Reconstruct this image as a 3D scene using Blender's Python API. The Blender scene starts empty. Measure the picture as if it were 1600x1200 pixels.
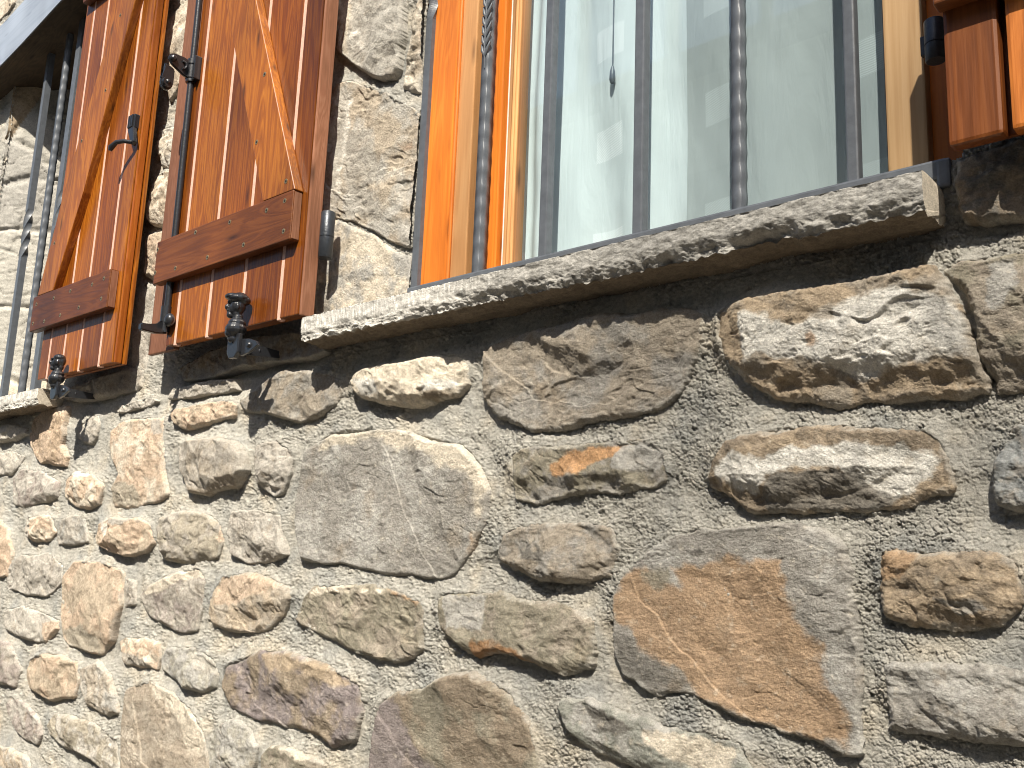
import bpy, bmesh, math, random
import numpy as np
from mathutils import Vector, Matrix
C = bpy.context.scene
COL = C.collection
random.seed(4)

# ---------------------------------------------------------------- camera
YAW, PIT, ROL, FPX = -0.73610598, 0.18946741, 0.03921142, 1500.0
CAMH = 1.6
cf = np.array([math.cos(PIT)*math.sin(YAW), math.cos(PIT)*math.cos(YAW), math.sin(PIT)])
cr0 = np.cross(cf, [0, 0, 1]); cr0 /= np.linalg.norm(cr0); cu0 = np.cross(cr0, cf)
cr = cr0*math.cos(ROL)+cu0*math.sin(ROL)
cu = -cr0*math.sin(ROL)+cu0*math.cos(ROL)
cam = bpy.data.cameras.new('camera'); camo = bpy.data.objects.new('camera', cam); COL.objects.link(camo)
cam.sensor_width = 36; cam.lens = 36*FPX/1600; cam.clip_start = 0.02; cam.clip_end = 500
camo.matrix_world = Matrix(((cr[0], cu[0], -cf[0], 0), (cr[1], cu[1], -cf[1], -1), (cr[2], cu[2], -cf[2], CAMH), (0, 0, 0, 1)))
C.camera = camo

# ---------------------------------------------------------------- light
SUN = Vector((0.60, -1.0, 1.34)).normalized()
w = bpy.data.worlds.new('World'); C.world = w; w.use_nodes = True
nt = w.node_tree; bg = nt.nodes['Background']
sk = nt.nodes.new('ShaderNodeTexSky'); sk.sky_type = 'NISHITA'; sk.sun_disc = False
sk.sun_elevation = math.asin(SUN.z); sk.sun_rotation = math.atan2(SUN.x, SUN.y)
sk.air_density = 1.0; sk.dust_density = 1.5
nt.links.new(sk.outputs[0], bg.inputs[0]); bg.inputs[1].default_value = 0.078
sl = bpy.data.lights.new('sun', 'SUN'); sl.energy = 5.0; sl.angle = math.radians(0.6); sl.color = (1.0, 0.93, 0.81)
so = bpy.data.objects.new('sun', sl); COL.objects.link(so); so.location = (3, -6, 8)
so.rotation_euler = SUN.to_track_quat('Z', 'Y').to_euler()
C.view_settings.view_transform = 'Standard'; C.view_settings.look = 'None'
C.view_settings.exposure = 0.86; C.view_settings.gamma = 1
C.cycles.filter_width = 1.05
C.cycles.max_bounces = 6; C.cycles.diffuse_bounces = 3; C.cycles.transparent_max_bounces = 8

# ---------------------------------------------------------------- photo pixel -> point on a plane parallel to the wall
def U(px, py, y=0.0):
    d = cf+cr*(px-800)/FPX-cu*(py-600)/FPX
    t = (1+y)/d[1]
    return Vector((d[0]*t, y, CAMH+d[2]*t))
def UV(px, py, y):
    dx = cf[0]+cr[0]*(px-800)/FPX-cu[0]*(py-600)/FPX
    dy = cf[1]+cr[1]*(px-800)/FPX-cu[1]*(py-600)/FPX
    dz = cf[2]+cr[2]*(px-800)/FPX-cu[2]*(py-600)/FPX
    t = (1+y)/dy
    return dx*t, CAMH+dz*t
def DY(px, py, X):            # depth at which the ray meets the plane x = X
    return X/U(px, py, 0).x-1

# ---------------------------------------------------------------- numpy noise
def _h(ix, iy, s):
    h = (ix.astype(np.int64)*374761393+iy.astype(np.int64)*668265263+s*974634777) & 0xffffffff
    h = ((h ^ (h >> 13))*1274126177) & 0xffffffff
    h = ((h ^ (h >> 15))*2246822519) & 0xffffffff
    return ((h ^ (h >> 16)) & 0xffffff).astype(np.float32)/16777216.0
def perlin(x, y, s=0):
    xi = np.floor(x); yi = np.floor(y); fx = (x-xi).astype(np.float32); fy = (y-yi).astype(np.float32)
    xi = xi.astype(np.int64); yi = yi.astype(np.int64)
    u = fx*fx*fx*(fx*(fx*6-15)+10); v = fy*fy*fy*(fy*(fy*6-15)+10)
    def g(dx, dy):
        a = _h(xi+dx, yi+dy, s)*6.2831853
        return np.cos(a)*(fx-dx)+np.sin(a)*(fy-dy)
    a = g(0, 0); b = g(1, 0); c = g(0, 1); d = g(1, 1)
    return ((a+(b-a)*u)+((c+(d-c)*u)-(a+(b-a)*u))*v)*1.45
def fbm(x, y, s=0, o=4, g=.5):
    r = 0; a = 1; t = 0
    for i in range(o):
        r = r+a*perlin(x*(2**i)+i*17.3, y*(2**i)-i*9.1, s+i*7); t += a; a *= g
    return r/t
def vor(x, y, s=0):
    xi = np.floor(x).astype(np.int64); yi = np.floor(y).astype(np.int64)
    f1 = np.full(x.shape, 9., np.float32); f2 = f1.copy(); cid = np.zeros(x.shape, np.float32)
    for dx in (-1, 0, 1):
        for dy in (-1, 0, 1):
            cx = xi+dx; cy = yi+dy
            d = np.hypot(cx+_h(cx, cy, s)-x, cy+_h(cx, cy, s+5)-y).astype(np.float32)
            m = d < f1
            f2 = np.where(m, f1, np.minimum(f2, d)); cid = np.where(m, _h(cx, cy, s+9), cid); f1 = np.where(m, d, f1)
    return f1, f2, cid
def tri(x, y, s=0):           # faceted noise: random heights joined by flat triangles
    xi = np.floor(x); yi = np.floor(y); fx = (x-xi).astype(np.float32); fy = (y-yi).astype(np.float32)
    xi = xi.astype(np.int64); yi = yi.astype(np.int64)
    a = _h(xi, yi, s); d = _h(xi+1, yi+1, s); b = _h(xi+1, yi, s); c = _h(xi, yi+1, s)
    return np.where(fx > fy, a+fx*(b-a)+fy*(d-b), a+fy*(c-a)+fx*(d-c))*2-1
def trif(x, y, s=0, o=3, g=.5):
    r = 0; a = 1; t = 0; an = s*1.3
    x = x+.35*perlin(x*.8, y*.8, s+90); y = y+.35*perlin(x*.8+9, y*.8, s+91)
    for i in range(o):
        ca, sa = math.cos(an), math.sin(an)
        r = r+a*tri((x*ca+y*sa)*2**i+i*5.3, (-x*sa+y*ca)*2**i, s+i*11); t += a; a *= g; an += 1.1
    return r/t
def sst(a, b, x):
    t = np.clip((x-a)/(b-a), 0, 1); return t*t*(3-2*t)
def sdist(px, pz, poly):      # signed distance, positive inside
    n = len(poly); best = np.full(px.shape, 1e9); ins = np.zeros(px.shape, bool)
    for i in range(n):
        ax, az = poly[i]; bx, bz = poly[(i+1) % n]
        ex = bx-ax; ez = bz-az; l2 = ex*ex+ez*ez+1e-12
        t = np.clip(((px-ax)*ex+(pz-az)*ez)/l2, 0, 1)
        best = np.minimum(best, (px-ax-t*ex)**2+(pz-az-t*ez)**2)
        c = ((az > pz) != (bz > pz)) & (px < (bx-ax)*(pz-az)/(bz-az+1e-12)+ax)
        ins ^= c
    d = np.sqrt(best)
    return np.where(ins, d, -d)
def smooth_poly(p, it=1):
    for _ in range(it):
        q = []
        for i in range(len(p)):
            a = p[i]; b = p[(i+1) % len(p)]
            q += [(a[0]*.93+b[0]*.07, a[1]*.93+b[1]*.07), (a[0]*.07+b[0]*.93, a[1]*.07+b[1]*.93)]
        p = q
    return p

# ---------------------------------------------------------------- materials
def mat(name):
    m = bpy.data.materials.new(name); m.use_nodes = True
    return m, m.node_tree, m.node_tree.nodes['Principled BSDF']
def N(t, k, **kw):
    n = t.nodes.new(k)
    for a, v in kw.items(): setattr(n, a, v)
    return n
def mixc(t, a, b, fac, mode='MIX'):
    n = N(t, 'ShaderNodeMix', data_type='RGBA', blend_type=mode)
    for i, v in ((0, fac), (6, a), (7, b)):
        if isinstance(v, (float, int)): n.inputs[i].default_value = v
        elif isinstance(v, tuple): n.inputs[i].default_value = (*v, 1)
        else: t.links.new(v, n.inputs[i])
    return n.outputs[2]
def ramp(t, src, stops):
    n = N(t, 'ShaderNodeValToRGB'); t.links.new(src, n.inputs[0])
    e = n.color_ramp.elements
    while len(e) < len(stops): e.new(.5)
    for q, (p, c) in zip(e, stops): q.position = p; q.color = (*c, 1) if isinstance(c, tuple) else (c, c, c, 1)
    return n.outputs[0]
def noise(t, vec, scale, detail=4, rough=.6, dist=0):
    n = N(t, 'ShaderNodeTexNoise'); n.inputs['Scale'].default_value = scale
    n.inputs['Detail'].default_value = detail; n.inputs['Roughness'].default_value = rough; n.inputs['Distortion'].default_value = dist
    if vec: t.links.new(vec, n.inputs['Vector'])
    return n.outputs[0]
def mapping(t, vec, sc=(1, 1, 1), rot=(0, 0, 0)):
    n = N(t, 'ShaderNodeMapping'); n.inputs['Scale'].default_value = sc; n.inputs['Rotation'].default_value = rot
    t.links.new(vec, n.inputs['Vector']); return n.outputs[0]

def rock_material(name, bump, fscale, speck):
    m, t, b = mat(name)
    at = N(t, 'ShaderNodeAttribute', attribute_name='Col')
    tc = N(t, 'ShaderNodeTexCoord').outputs['Object']
    n1 = noise(t, tc, fscale, 6, .7); n2 = noise(t, tc, fscale*4.3, 3, .6)
    f = ramp(t, n1, [(.25, 1-speck), (.5, 1.0), (.78, 1+speck*.7)])
    c = mixc(t, at.outputs['Color'], f, 1.0, 'MULTIPLY')
    f2 = ramp(t, n2, [(.3, 1-speck*.8), (.6, 1.0), (.8, 1+speck*.5)])
    c = mixc(t, c, f2, 1.0, 'MULTIPLY')
    t.links.new(c, b.inputs['Base Color']); b.inputs['Roughness'].default_value = .88
    b.inputs['Specular IOR Level'].default_value = .25
    mp = mapping(t, tc, (.8, .9, 1.25), (0, .5, 0))
    n3a = noise(t, mp, fscale*1.1, 8, .78, .2); n3b = noise(t, mp, fscale*5, 4, .8)
    n3 = mixc(t, n3a, n3b, .5)
    bn = N(t, 'ShaderNodeBump'); bn.inputs['Strength'].default_value = bump; bn.inputs['Distance'].default_value = .004
    t.links.new(n3, bn.inputs['Height']); t.links.new(bn.outputs[0], b.inputs['Normal'])
    return m
M_STONE = rock_material('rough_sandstone', 1.0, 130, .40)
M_MORTAR = rock_material('lime_mortar', 1.0, 210, .34)
M_SILL = rock_material('sill_stone', .7, 110, .35)

def wood_material(name, c0, c1, c2, rough=.3, coat=.5, gs=1.0, horiz=False):
    m, t, b = mat(name)
    tc = N(t, 'ShaderNodeTexCoord').outputs['Object']
    at = N(t, 'ShaderNodeAttribute', attribute_name='Col')
    ad = N(t, 'ShaderNodeVectorMath', operation='ADD'); t.links.new(tc, ad.inputs[0])
    sc = N(t, 'ShaderNodeVectorMath', operation='SCALE'); t.links.new(at.outputs['Color'], sc.inputs[0]); sc.inputs['Scale'].default_value = 7.0
    t.links.new(sc.outputs[0], ad.inputs[1])
    v = mapping(t, ad.outputs[0], (1.6, 14, 14) if horiz else (14, 14, 1.1))
    n1 = noise(t, v, 1.6*gs, 3, .5, 1.6)
    wv = N(t, 'ShaderNodeMath', operation='MULTIPLY'); t.links.new(n1, wv.inputs[0]); wv.inputs[1].default_value = 40
    sn = N(t, 'ShaderNodeMath', operation='SINE'); t.links.new(wv.outputs[0], sn.inputs[0])
    v2 = mapping(t, ad.outputs[0], (4, 160, 160) if horiz else (160, 160, 4))
    n2 = noise(t, v2, 2.2, 4, .7)
    sm_ = N(t, 'ShaderNodeMath', operation='MULTIPLY_ADD'); t.links.new(sn.outputs[0], sm_.inputs[0]); sm_.inputs[1].default_value = .22; sm_.inputs[2].default_value = .5
    g = mixc(t, sm_.outputs[0], n2, .55)
    c = ramp(t, g, [(.18, c0), (.5, c1), (.8, c2)])
    bn_ = noise(t, mapping(t, ad.outputs[0], (3, 3, 1.2)), 1.5, 2, .5)
    f = ramp(t, bn_, [(.3, .6), (.7, 1.3)])
    c = mixc(t, c, f, 1.0, 'MULTIPLY')
    # knots
    vo = N(t, 'ShaderNodeTexVoronoi'); vo.inputs['Scale'].default_value = 1.0
    t.links.new(mapping(t, ad.outputs[0], (5, 30, 22) if horiz else (22, 30, 5)), vo.inputs['Vector'])
    kf = ramp(t, vo.outputs['Distance'], [(.05, .35), (.1, .7), (.17, 1.0)])
    c = mixc(t, c, kf, 1.0, 'MULTIPLY')
    # each board has a tone of its own
    sp = N(t, 'ShaderNodeSeparateColor'); t.links.new(at.outputs['Color'], sp.inputs[0])
    bt = ramp(t, sp.outputs[0], [(0, (.68, .62, .58)), (1, (1.28, 1.35, 1.35))])
    c = mixc(t, c, bt, 1.0, 'MULTIPLY')
    t.links.new(c, b.inputs['Base Color'])
    rr = ramp(t, n2, [(.3, rough), (.7, min(1, rough+.18))]); t.links.new(rr, b.inputs['Roughness'])
    b.inputs['Coat Weight'].default_value = coat; b.inputs['Coat Roughness'].default_value = .14; b.inputs['Specular IOR Level'].default_value = .32
    bn = N(t, 'ShaderNodeBump'); bn.inputs['Strength'].default_value = .25; bn.inputs['Distance'].default_value = .0012
    t.links.new(g, bn.inputs['Height']); t.links.new(bn.outputs[0], b.inputs['Normal'])
    return m
M_SHUT = wood_material('varnished_shutter_wood', (.085, .019, .002), (.22, .060, .0045), (.40, .140, .012), .34, .22)
M_SHUTH = wood_material('varnished_batten_wood', (.075, .020, .004), (.145, .042, .008), (.21, .068, .014), .42, .2, 1.0, True)
M_BRACE = wood_material('lighter_brace_wood', (.10, .024, .003), (.235, .068, .006), (.40, .145, .015), .36, .25)
M_ENDG = wood_material('weathered_edge_wood', (.16, .07, .035), (.26, .11, .06), (.36, .18, .11), .6, .1, 2)
M_STRIP = wood_material('orange_brown_edge_wood', (.20, .045, .006), (.36, .095, .010), (.46, .15, .02), .35, .3)
M_BEAMD = wood_material('dark_beam_wood', (.02, .014, .009), (.045, .03, .018), (.07, .045, .028), .7, .0, 1.0, True)
M_ORANGE = wood_material('orange_varnished_pine', (.36, .085, .009), (.48, .128, .014), (.58, .18, .025), .35, .4, .7)
M_PINE = wood_material('sheen_paled_varnished_pine', (.42, .20, .075), (.56, .29, .12), (.64, .36, .16), .4, .3, .7)
M_PINE2 = wood_material('tan_varnished_pine', (.26, .14, .065), (.34, .205, .10), (.40, .255, .14), .42, .3, .6)
M_BEAM_SHEEN = wood_material('sky_sheen_beam_wood', (.22, .25, .30), (.28, .31, .37), (.33, .36, .42), .4, .5, .5, True)

def plain(name, col, rough=.5, metal=0.0, bump=0, bs=60, coat=0, spec=.5, var=.15):
    m, t, b = mat(name)
    tc = N(t, 'ShaderNodeTexCoord').outputs['Object']
    f = ramp(t, noise(t, tc, bs, 4, .6), [(.3, 1-var), (.7, 1+var)])
    t.links.new(mixc(t, col, f, 1.0, 'MULTIPLY'), b.inputs['Base Color'])
    b.inputs['Roughness'].default_value = rough; b.inputs['Metallic'].default_value = metal
    b.inputs['Coat Weight'].default_value = coat; b.inputs['Specular IOR Level'].default_value = spec
    if bump:
        bn = N(t, 'ShaderNodeBump'); bn.inputs['Strength'].default_value = bump; bn.inputs['Distance'].default_value = .001
        t.links.new(noise(t, tc, bs*2, 4), bn.inputs['Height']); t.links.new(bn.outputs[0], b.inputs['Normal'])
    return m
M_IRON = plain('grey_painted_iron', (.105, .115, .13), .42, .0, .35, 70, .1)
M_BLACK = plain('black_iron', (.018, .019, .022), .32, .0, .4, 90, .3)
M_HINGE = plain('dark_worn_steel', (.045, .05, .058), .36, .4, .5, 120, 0)
M_GLINT_TONGUE = plain('pale_wood_with_glint', (.70, .42, .32), .5, 0, .2, 200)
M_DARK = plain('dark_rubber_and_shade', (.008, .008, .008), .8)
M_WHITE = plain('white_strip', (.78, .75, .68), .6)
M_BRASS = plain('brass_screw', (.55, .42, .22), .35, .9)
M_SCREWHOLE = plain('dark_screw_recess', (.02, .012, .008), .7)
M_ROOM = plain('dark_room_plaster', (.05, .045, .04), .9)
M_CORE = plain('mortar_core', (.42, .40, .36), .9, 0, .5, 60)
M_EARTH = plain('pale_paving', (.16, .145, .12), .9, 0, .5, 8)

def curtain_material(name, col, woven):
    m, t, b = mat(name)
    tc = N(t, 'ShaderNodeTexCoord').outputs['Object']
    wv = N(t, 'ShaderNodeTexWave'); wv.inputs['Scale'].default_value = 260; wv.inputs['Distortion'].default_value = 1.5; wv.bands_direction = 'DIAGONAL'
    t.links.new(tc, wv.inputs['Vector'])
    # woven squares
    sp = N(t, 'ShaderNodeSeparateXYZ'); t.links.new(tc, sp.inputs[0])
    def sq(out, period, off, width):
        a = N(t, 'ShaderNodeMath', operation='ADD'); t.links.new(out, a.inputs[0]); a.inputs[1].default_value = off+100*period
        p = N(t, 'ShaderNodeMath', operation='PINGPONG'); t.links.new(a.outputs[0], p.inputs[0]); p.inputs[1].default_value = period/2
        l = N(t, 'ShaderNodeMath', operation='LESS_THAN'); t.links.new(p.outputs[0], l.inputs[0]); l.inputs[1].default_value = width/2
        return l.outputs[0]
    mu = N(t, 'ShaderNodeMath', operation='MULTIPLY'); t.links.new(sq(sp.outputs[0], .19, .03, .055), mu.inputs[0]); t.links.new(sq(sp.outputs[2], .16, .02, .05), mu.inputs[1])
    m2 = N(t, 'ShaderNodeMath', operation='MULTIPLY'); t.links.new(mu.outputs[0], m2.inputs[0]); t.links.new(wv.outputs[0], m2.inputs[1])
    n1 = noise(t, tc, 5, 3, .5)
    c = mixc(t, tuple(x*.78 for x in col), col, n1)
    lk = N(t, 'ShaderNodeMath', operation='MULTIPLY'); t.links.new(m2.outputs[0], lk.inputs[0]); lk.inputs[1].default_value = woven
    c = mixc(t, c, tuple(min(1, x*1.35) for x in col), lk.outputs[0])
    t.links.new(c, b.inputs['Base Color']); b.inputs['Roughness'].default_value = .9; b.inputs['Specular IOR Level'].default_value = .1
    bn = N(t, 'ShaderNodeBump'); bn.inputs['Strength'].default_value = .35; bn.inputs['Distance'].default_value = .012
    t.links.new(noise(t, mapping(t, tc, (9, 1, 1.3)), 2.0, 5, .6, .8), bn.inputs['Height']); t.links.new(bn.outputs[0], b.inputs['Normal'])
    return m
M_CURT = curtain_material('white_woven_curtain', (.80, .84, .84), .8)
M_CURT_DIM = curtain_material('dimmed_woven_curtain', (.50, .52, .515), .7)  # dimmer light on the right part is put into this grey
def glass_material():
    m = bpy.data.materials.new('window_glass'); m.use_nodes = True; t = m.node_tree; t.nodes.clear()
    o = N(t, 'ShaderNodeOutputMaterial'); tr = N(t, 'ShaderNodeBsdfTransparent'); tr.inputs[0].default_value = (.93, .97, .98, 1)
    gl = N(t, 'ShaderNodeBsdfGlossy'); gl.inputs['Roughness'].default_value = .02
    lw = N(t, 'ShaderNodeLayerWeight'); lw.inputs[0].default_value = .5
    pw = N(t, 'ShaderNodeMath', operation='POWER'); t.links.new(lw.outputs['Facing'], pw.inputs[0]); pw.inputs[1].default_value = 4.0
    a = N(t, 'ShaderNodeMath', operation='MULTIPLY_ADD'); t.links.new(pw.outputs[0], a.inputs[0]); a.inputs[1].default_value = .9; a.inputs[2].default_value = .06
    mx = N(t, 'ShaderNodeMixShader'); t.links.new(a.outputs[0], mx.inputs[0]); t.links.new(tr.outputs[0], mx.inputs[1]); t.links.new(gl.outputs[0], mx.inputs[2])
    t.links.new(mx.outputs[0], o.inputs[0]); return m
M_GLASS = glass_material()

# ---------------------------------------------------------------- object helpers
def link(o, parent=None):
    COL.objects.link(o)
    if parent:
        o.parent = parent
    return o
def root(name, label, cat, loc, group=None):
    o = bpy.data.objects.new(name, None); COL.objects.link(o); o.location = loc
    o['label'] = label; o['category'] = cat
    if group: o['group'] = group
    return o
def tag(o, label, cat, group=None):
    o['label'] = label; o['category'] = cat
    if group: o['group'] = group
    return o
def mesh_obj(name, verts, faces, m, parent=None, smooth=False, col=None):
    """verts in world coordinates; the object's origin follows its parent"""
    me = bpy.data.meshes.new(name)
    off = Vector((0, 0, 0)) if parent is None else parent_world(parent)
    v = np.asarray(verts, dtype=np.float64)-np.array(off)
    f = np.asarray(faces, dtype=np.int32)
    me.vertices.add(len(v)); me.vertices.foreach_set('co', v.astype(np.float32).ravel())
    k = f.shape[1]
    me.loops.add(f.size); me.loops.foreach_set('vertex_index', f.ravel())
    me.polygons.add(len(f)); me.polygons.foreach_set('loop_start', np.arange(0, f.size, k, dtype=np.int32))
    me.polygons.foreach_set('use_smooth', np.full(len(f), smooth))
    me.update(calc_edges=True); me.validate()
    if col is not None:
        ca = me.color_attributes.new('Col', 'FLOAT_COLOR', 'POINT')
        c4 = np.ones((len(v), 4), np.float32); c4[:, :3] = col
        ca.data.foreach_set('color', c4.ravel())
    me.materials.append(m)
    return link(bpy.data.objects.new(name, me), parent)
def parent_world(p):
    v = Vector(p.location)
    while p.parent: p = p.parent; v += Vector(p.location)
    return v
class B:
    """collects solid shapes (world coordinates) into one mesh"""
    def __init__(s): s.bm = bmesh.new(); s.cl = s.bm.loops.layers.float_color.new('Col')
    def _rnd(s, fs):
        c = (random.random(), random.random(), random.random(), 1)
        for f in fs:
            for l in f.loops: l[s.cl] = c
    def box(s, a, b, bev=0.0, seg=2):
        x0, x1 = sorted((a[0], b[0])); y0, y1 = sorted((a[1], b[1])); z0, z1 = sorted((a[2], b[2]))
        return s.prism([(x0, z0), (x1, z0), (x1, z1), (x0, z1)], y0, y1, bev, seg)
    def prism(s, pts, y0, y1, bev=0.0, seg=2):       # outline in x,z, extruded in y
        n0 = set(s.bm.faces)
        if sum(pts[i][0]*pts[(i+1) % len(pts)][1]-pts[(i+1) % len(pts)][0]*pts[i][1] for i in range(len(pts))) < 0: pts = pts[::-1]
        f = [s.bm.verts.new((p[0], y0, p[1])) for p in pts]; k = [s.bm.verts.new((p[0], y1, p[1])) for p in pts]
        fs = [s.bm.faces.new(f), s.bm.faces.new(k[::-1])]
        n = len(pts)
        for i in range(n): fs.append(s.bm.faces.new((f[(i+1) % n], f[i], k[i], k[(i+1) % n])))
        if bev > 0:
            es = list({e for q in fs for e in q.edges})
            bmesh.ops.bevel(s.bm, geom=es, offset=bev, segments=seg, affect='EDGES', profile=.6, clamp_overlap=True)
        s._rnd([q for q in s.bm.faces if q not in n0]); return s
    def prism_x(s, pts, x0, x1, bev=0.0):             # outline in y,z, extruded in x
        n0 = set(s.bm.faces)
        f = [s.bm.verts.new((x0, p[0], p[1])) for p in pts]; k = [s.bm.verts.new((x1, p[0], p[1])) for p in pts]
        fs = [s.bm.faces.new(f), s.bm.faces.new(k[::-1])]; n = len(pts)
        for i in range(n): fs.append(s.bm.faces.new((f[(i+1) % n], f[i], k[i], k[(i+1) % n])))
        if bev: bmesh.ops.bevel(s.bm, geom=list({e for q in fs for e in q.edges}), offset=bev, segments=2, affect='EDGES', clamp_overlap=True)
        s._rnd([q for q in s.bm.faces if q not in n0]); return s
    def tube(s, pts, rs, seg=14, cap=True):
        rings = []
        n0 = set(s.bm.faces)
        pts = [Vector(p) for p in pts]
        if isinstance(rs, (int, float)): rs = [rs]*len(pts)
        for i, p in enumerate(pts):
            d = (pts[min(i+1, len(pts)-1)]-pts[max(i-1, 0)]).normalized()
            if d.length < .5: d = Vector((0, 0, 1))
            a = d.cross(Vector((0, 1, 0.013))).normalized(); b = d.cross(a)
            rings.append([s.bm.verts.new(p+a*rs[i]*math.cos(2*math.pi*k/seg)+b*rs[i]*math.sin(2*math.pi*k/seg)) for k in range(seg)])
        for r0, r1 in zip(rings, rings[1:]):
            for k in range(seg): s.bm.faces.new((r0[k], r0[(k+1) % seg], r1[(k+1) % seg], r1[k]))
        if cap:
            for cf_ in (s.bm.faces.new(rings[0][::-1]), s.bm.faces.new(rings[-1])):
                for e in cf_.edges: e.smooth = False
        for q in s.bm.faces:
            if q not in n0: q.smooth = len(q.verts) == 4
        s._rnd([q for q in s.bm.faces if q not in n0]); return s
    def ball(s, c, r, sc=(1, 1, 1), u=14, v=9):
        n0 = set(s.bm.faces)
        bmesh.ops.create_uvsphere(s.bm, u_segments=u, v_segments=v, radius=r, matrix=Matrix.Translation(c) @ Matrix.Diagonal((*sc, 1)))
        fs = [q for q in s.bm.faces if q not in n0]
        for q in fs: q.smooth = True
        s._rnd(fs); return s
    def build(s, name, m, parent=None):
        bmesh.ops.recalc_face_normals(s.bm, faces=s.bm.faces)
        if parent is not None: bmesh.ops.translate(s.bm, verts=s.bm.verts, vec=-parent_world(parent))
        me = bpy.data.meshes.new(name); s.bm.to_mesh(me); s.bm.free(); me.materials.append(m)
        return link(bpy.data.objects.new(name, me), parent)

# ---------------------------------------------------------------- ground and room
def make_ground():
    x = np.linspace(-30, 30, 61); y = np.linspace(-40, 6, 47)
    X, Y = np.meshgrid(x, y); Z = 0.01*fbm(X*.7, Y*.7, 3, 3)-0.01
    v = np.stack([X.ravel(), Y.ravel(), Z.ravel()], 1)
    i = np.arange(46)[:, None]*61+np.arange(60)[None]; i = i.ravel()
    f = np.stack([i, i+1, i+62, i+61], 1)
    o = mesh_obj('ground', v, f, M_EARTH); o['kind'] = 'structure'
make_ground()

# ---------------------------------------------------------------- the stone wall
WALL = root('stone_wall', 'rubble stone house wall of grey, tan and orange stones set in rough pale mortar', 'wall', (0, 0, 0))
W2 = (-1.132, -0.285, 2.035, 3.28)       # right window opening x0,x1,z0,z1
W1 = (-3.04, -2.42, 2.005, 3.22)         # left window opening
PAL = dict(grey=(.33, .308, .272), lgrey=(.44, .42, .38), dgrey=(.20, .185, .16), warm=(.35, .302, .24), brown=(.285, .23, .168),
           tan=(.42, .33, .23), orange=(.43, .29, .175), rust=(.33, .18, .085), peach=(.56, .40, .275), cream=(.68, .60, .48), vivid=(.58, .33, .16),
           white=(.76, .73, .66), purple=(.26, .222, .212), green=(.29, .29, .248), blue=(.30, .308, .298), olive=(.30, .27, .205), mort=(.52, .496, .438))
ZT = dict(A=(350, 600, 3.2), B=(350, 850, 3.2), C=(750, 600, 3.2), D=(750, 850, 3.2), E=(1150, 600, 3.4286), F=(1150, 850, 3.4286), G=(0, 560, 3.75),
          H=(0, 860, 3.53), I=(360, 540, 4), J=(500, 0, 4.8), K=(480, 240, 4.8), L=(1050, 250, 2.909), M=(450, 300, 2.4615), O=(180, 180, 2.609),
          P=(0, 620, 8), S=(1400, 150, 4), W=(0, 0, 1))
def PX(k, pts):
    ox, oy, s = ZT[k]; return [(ox+a/s, oy+b/s) for a, b in pts]
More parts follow.
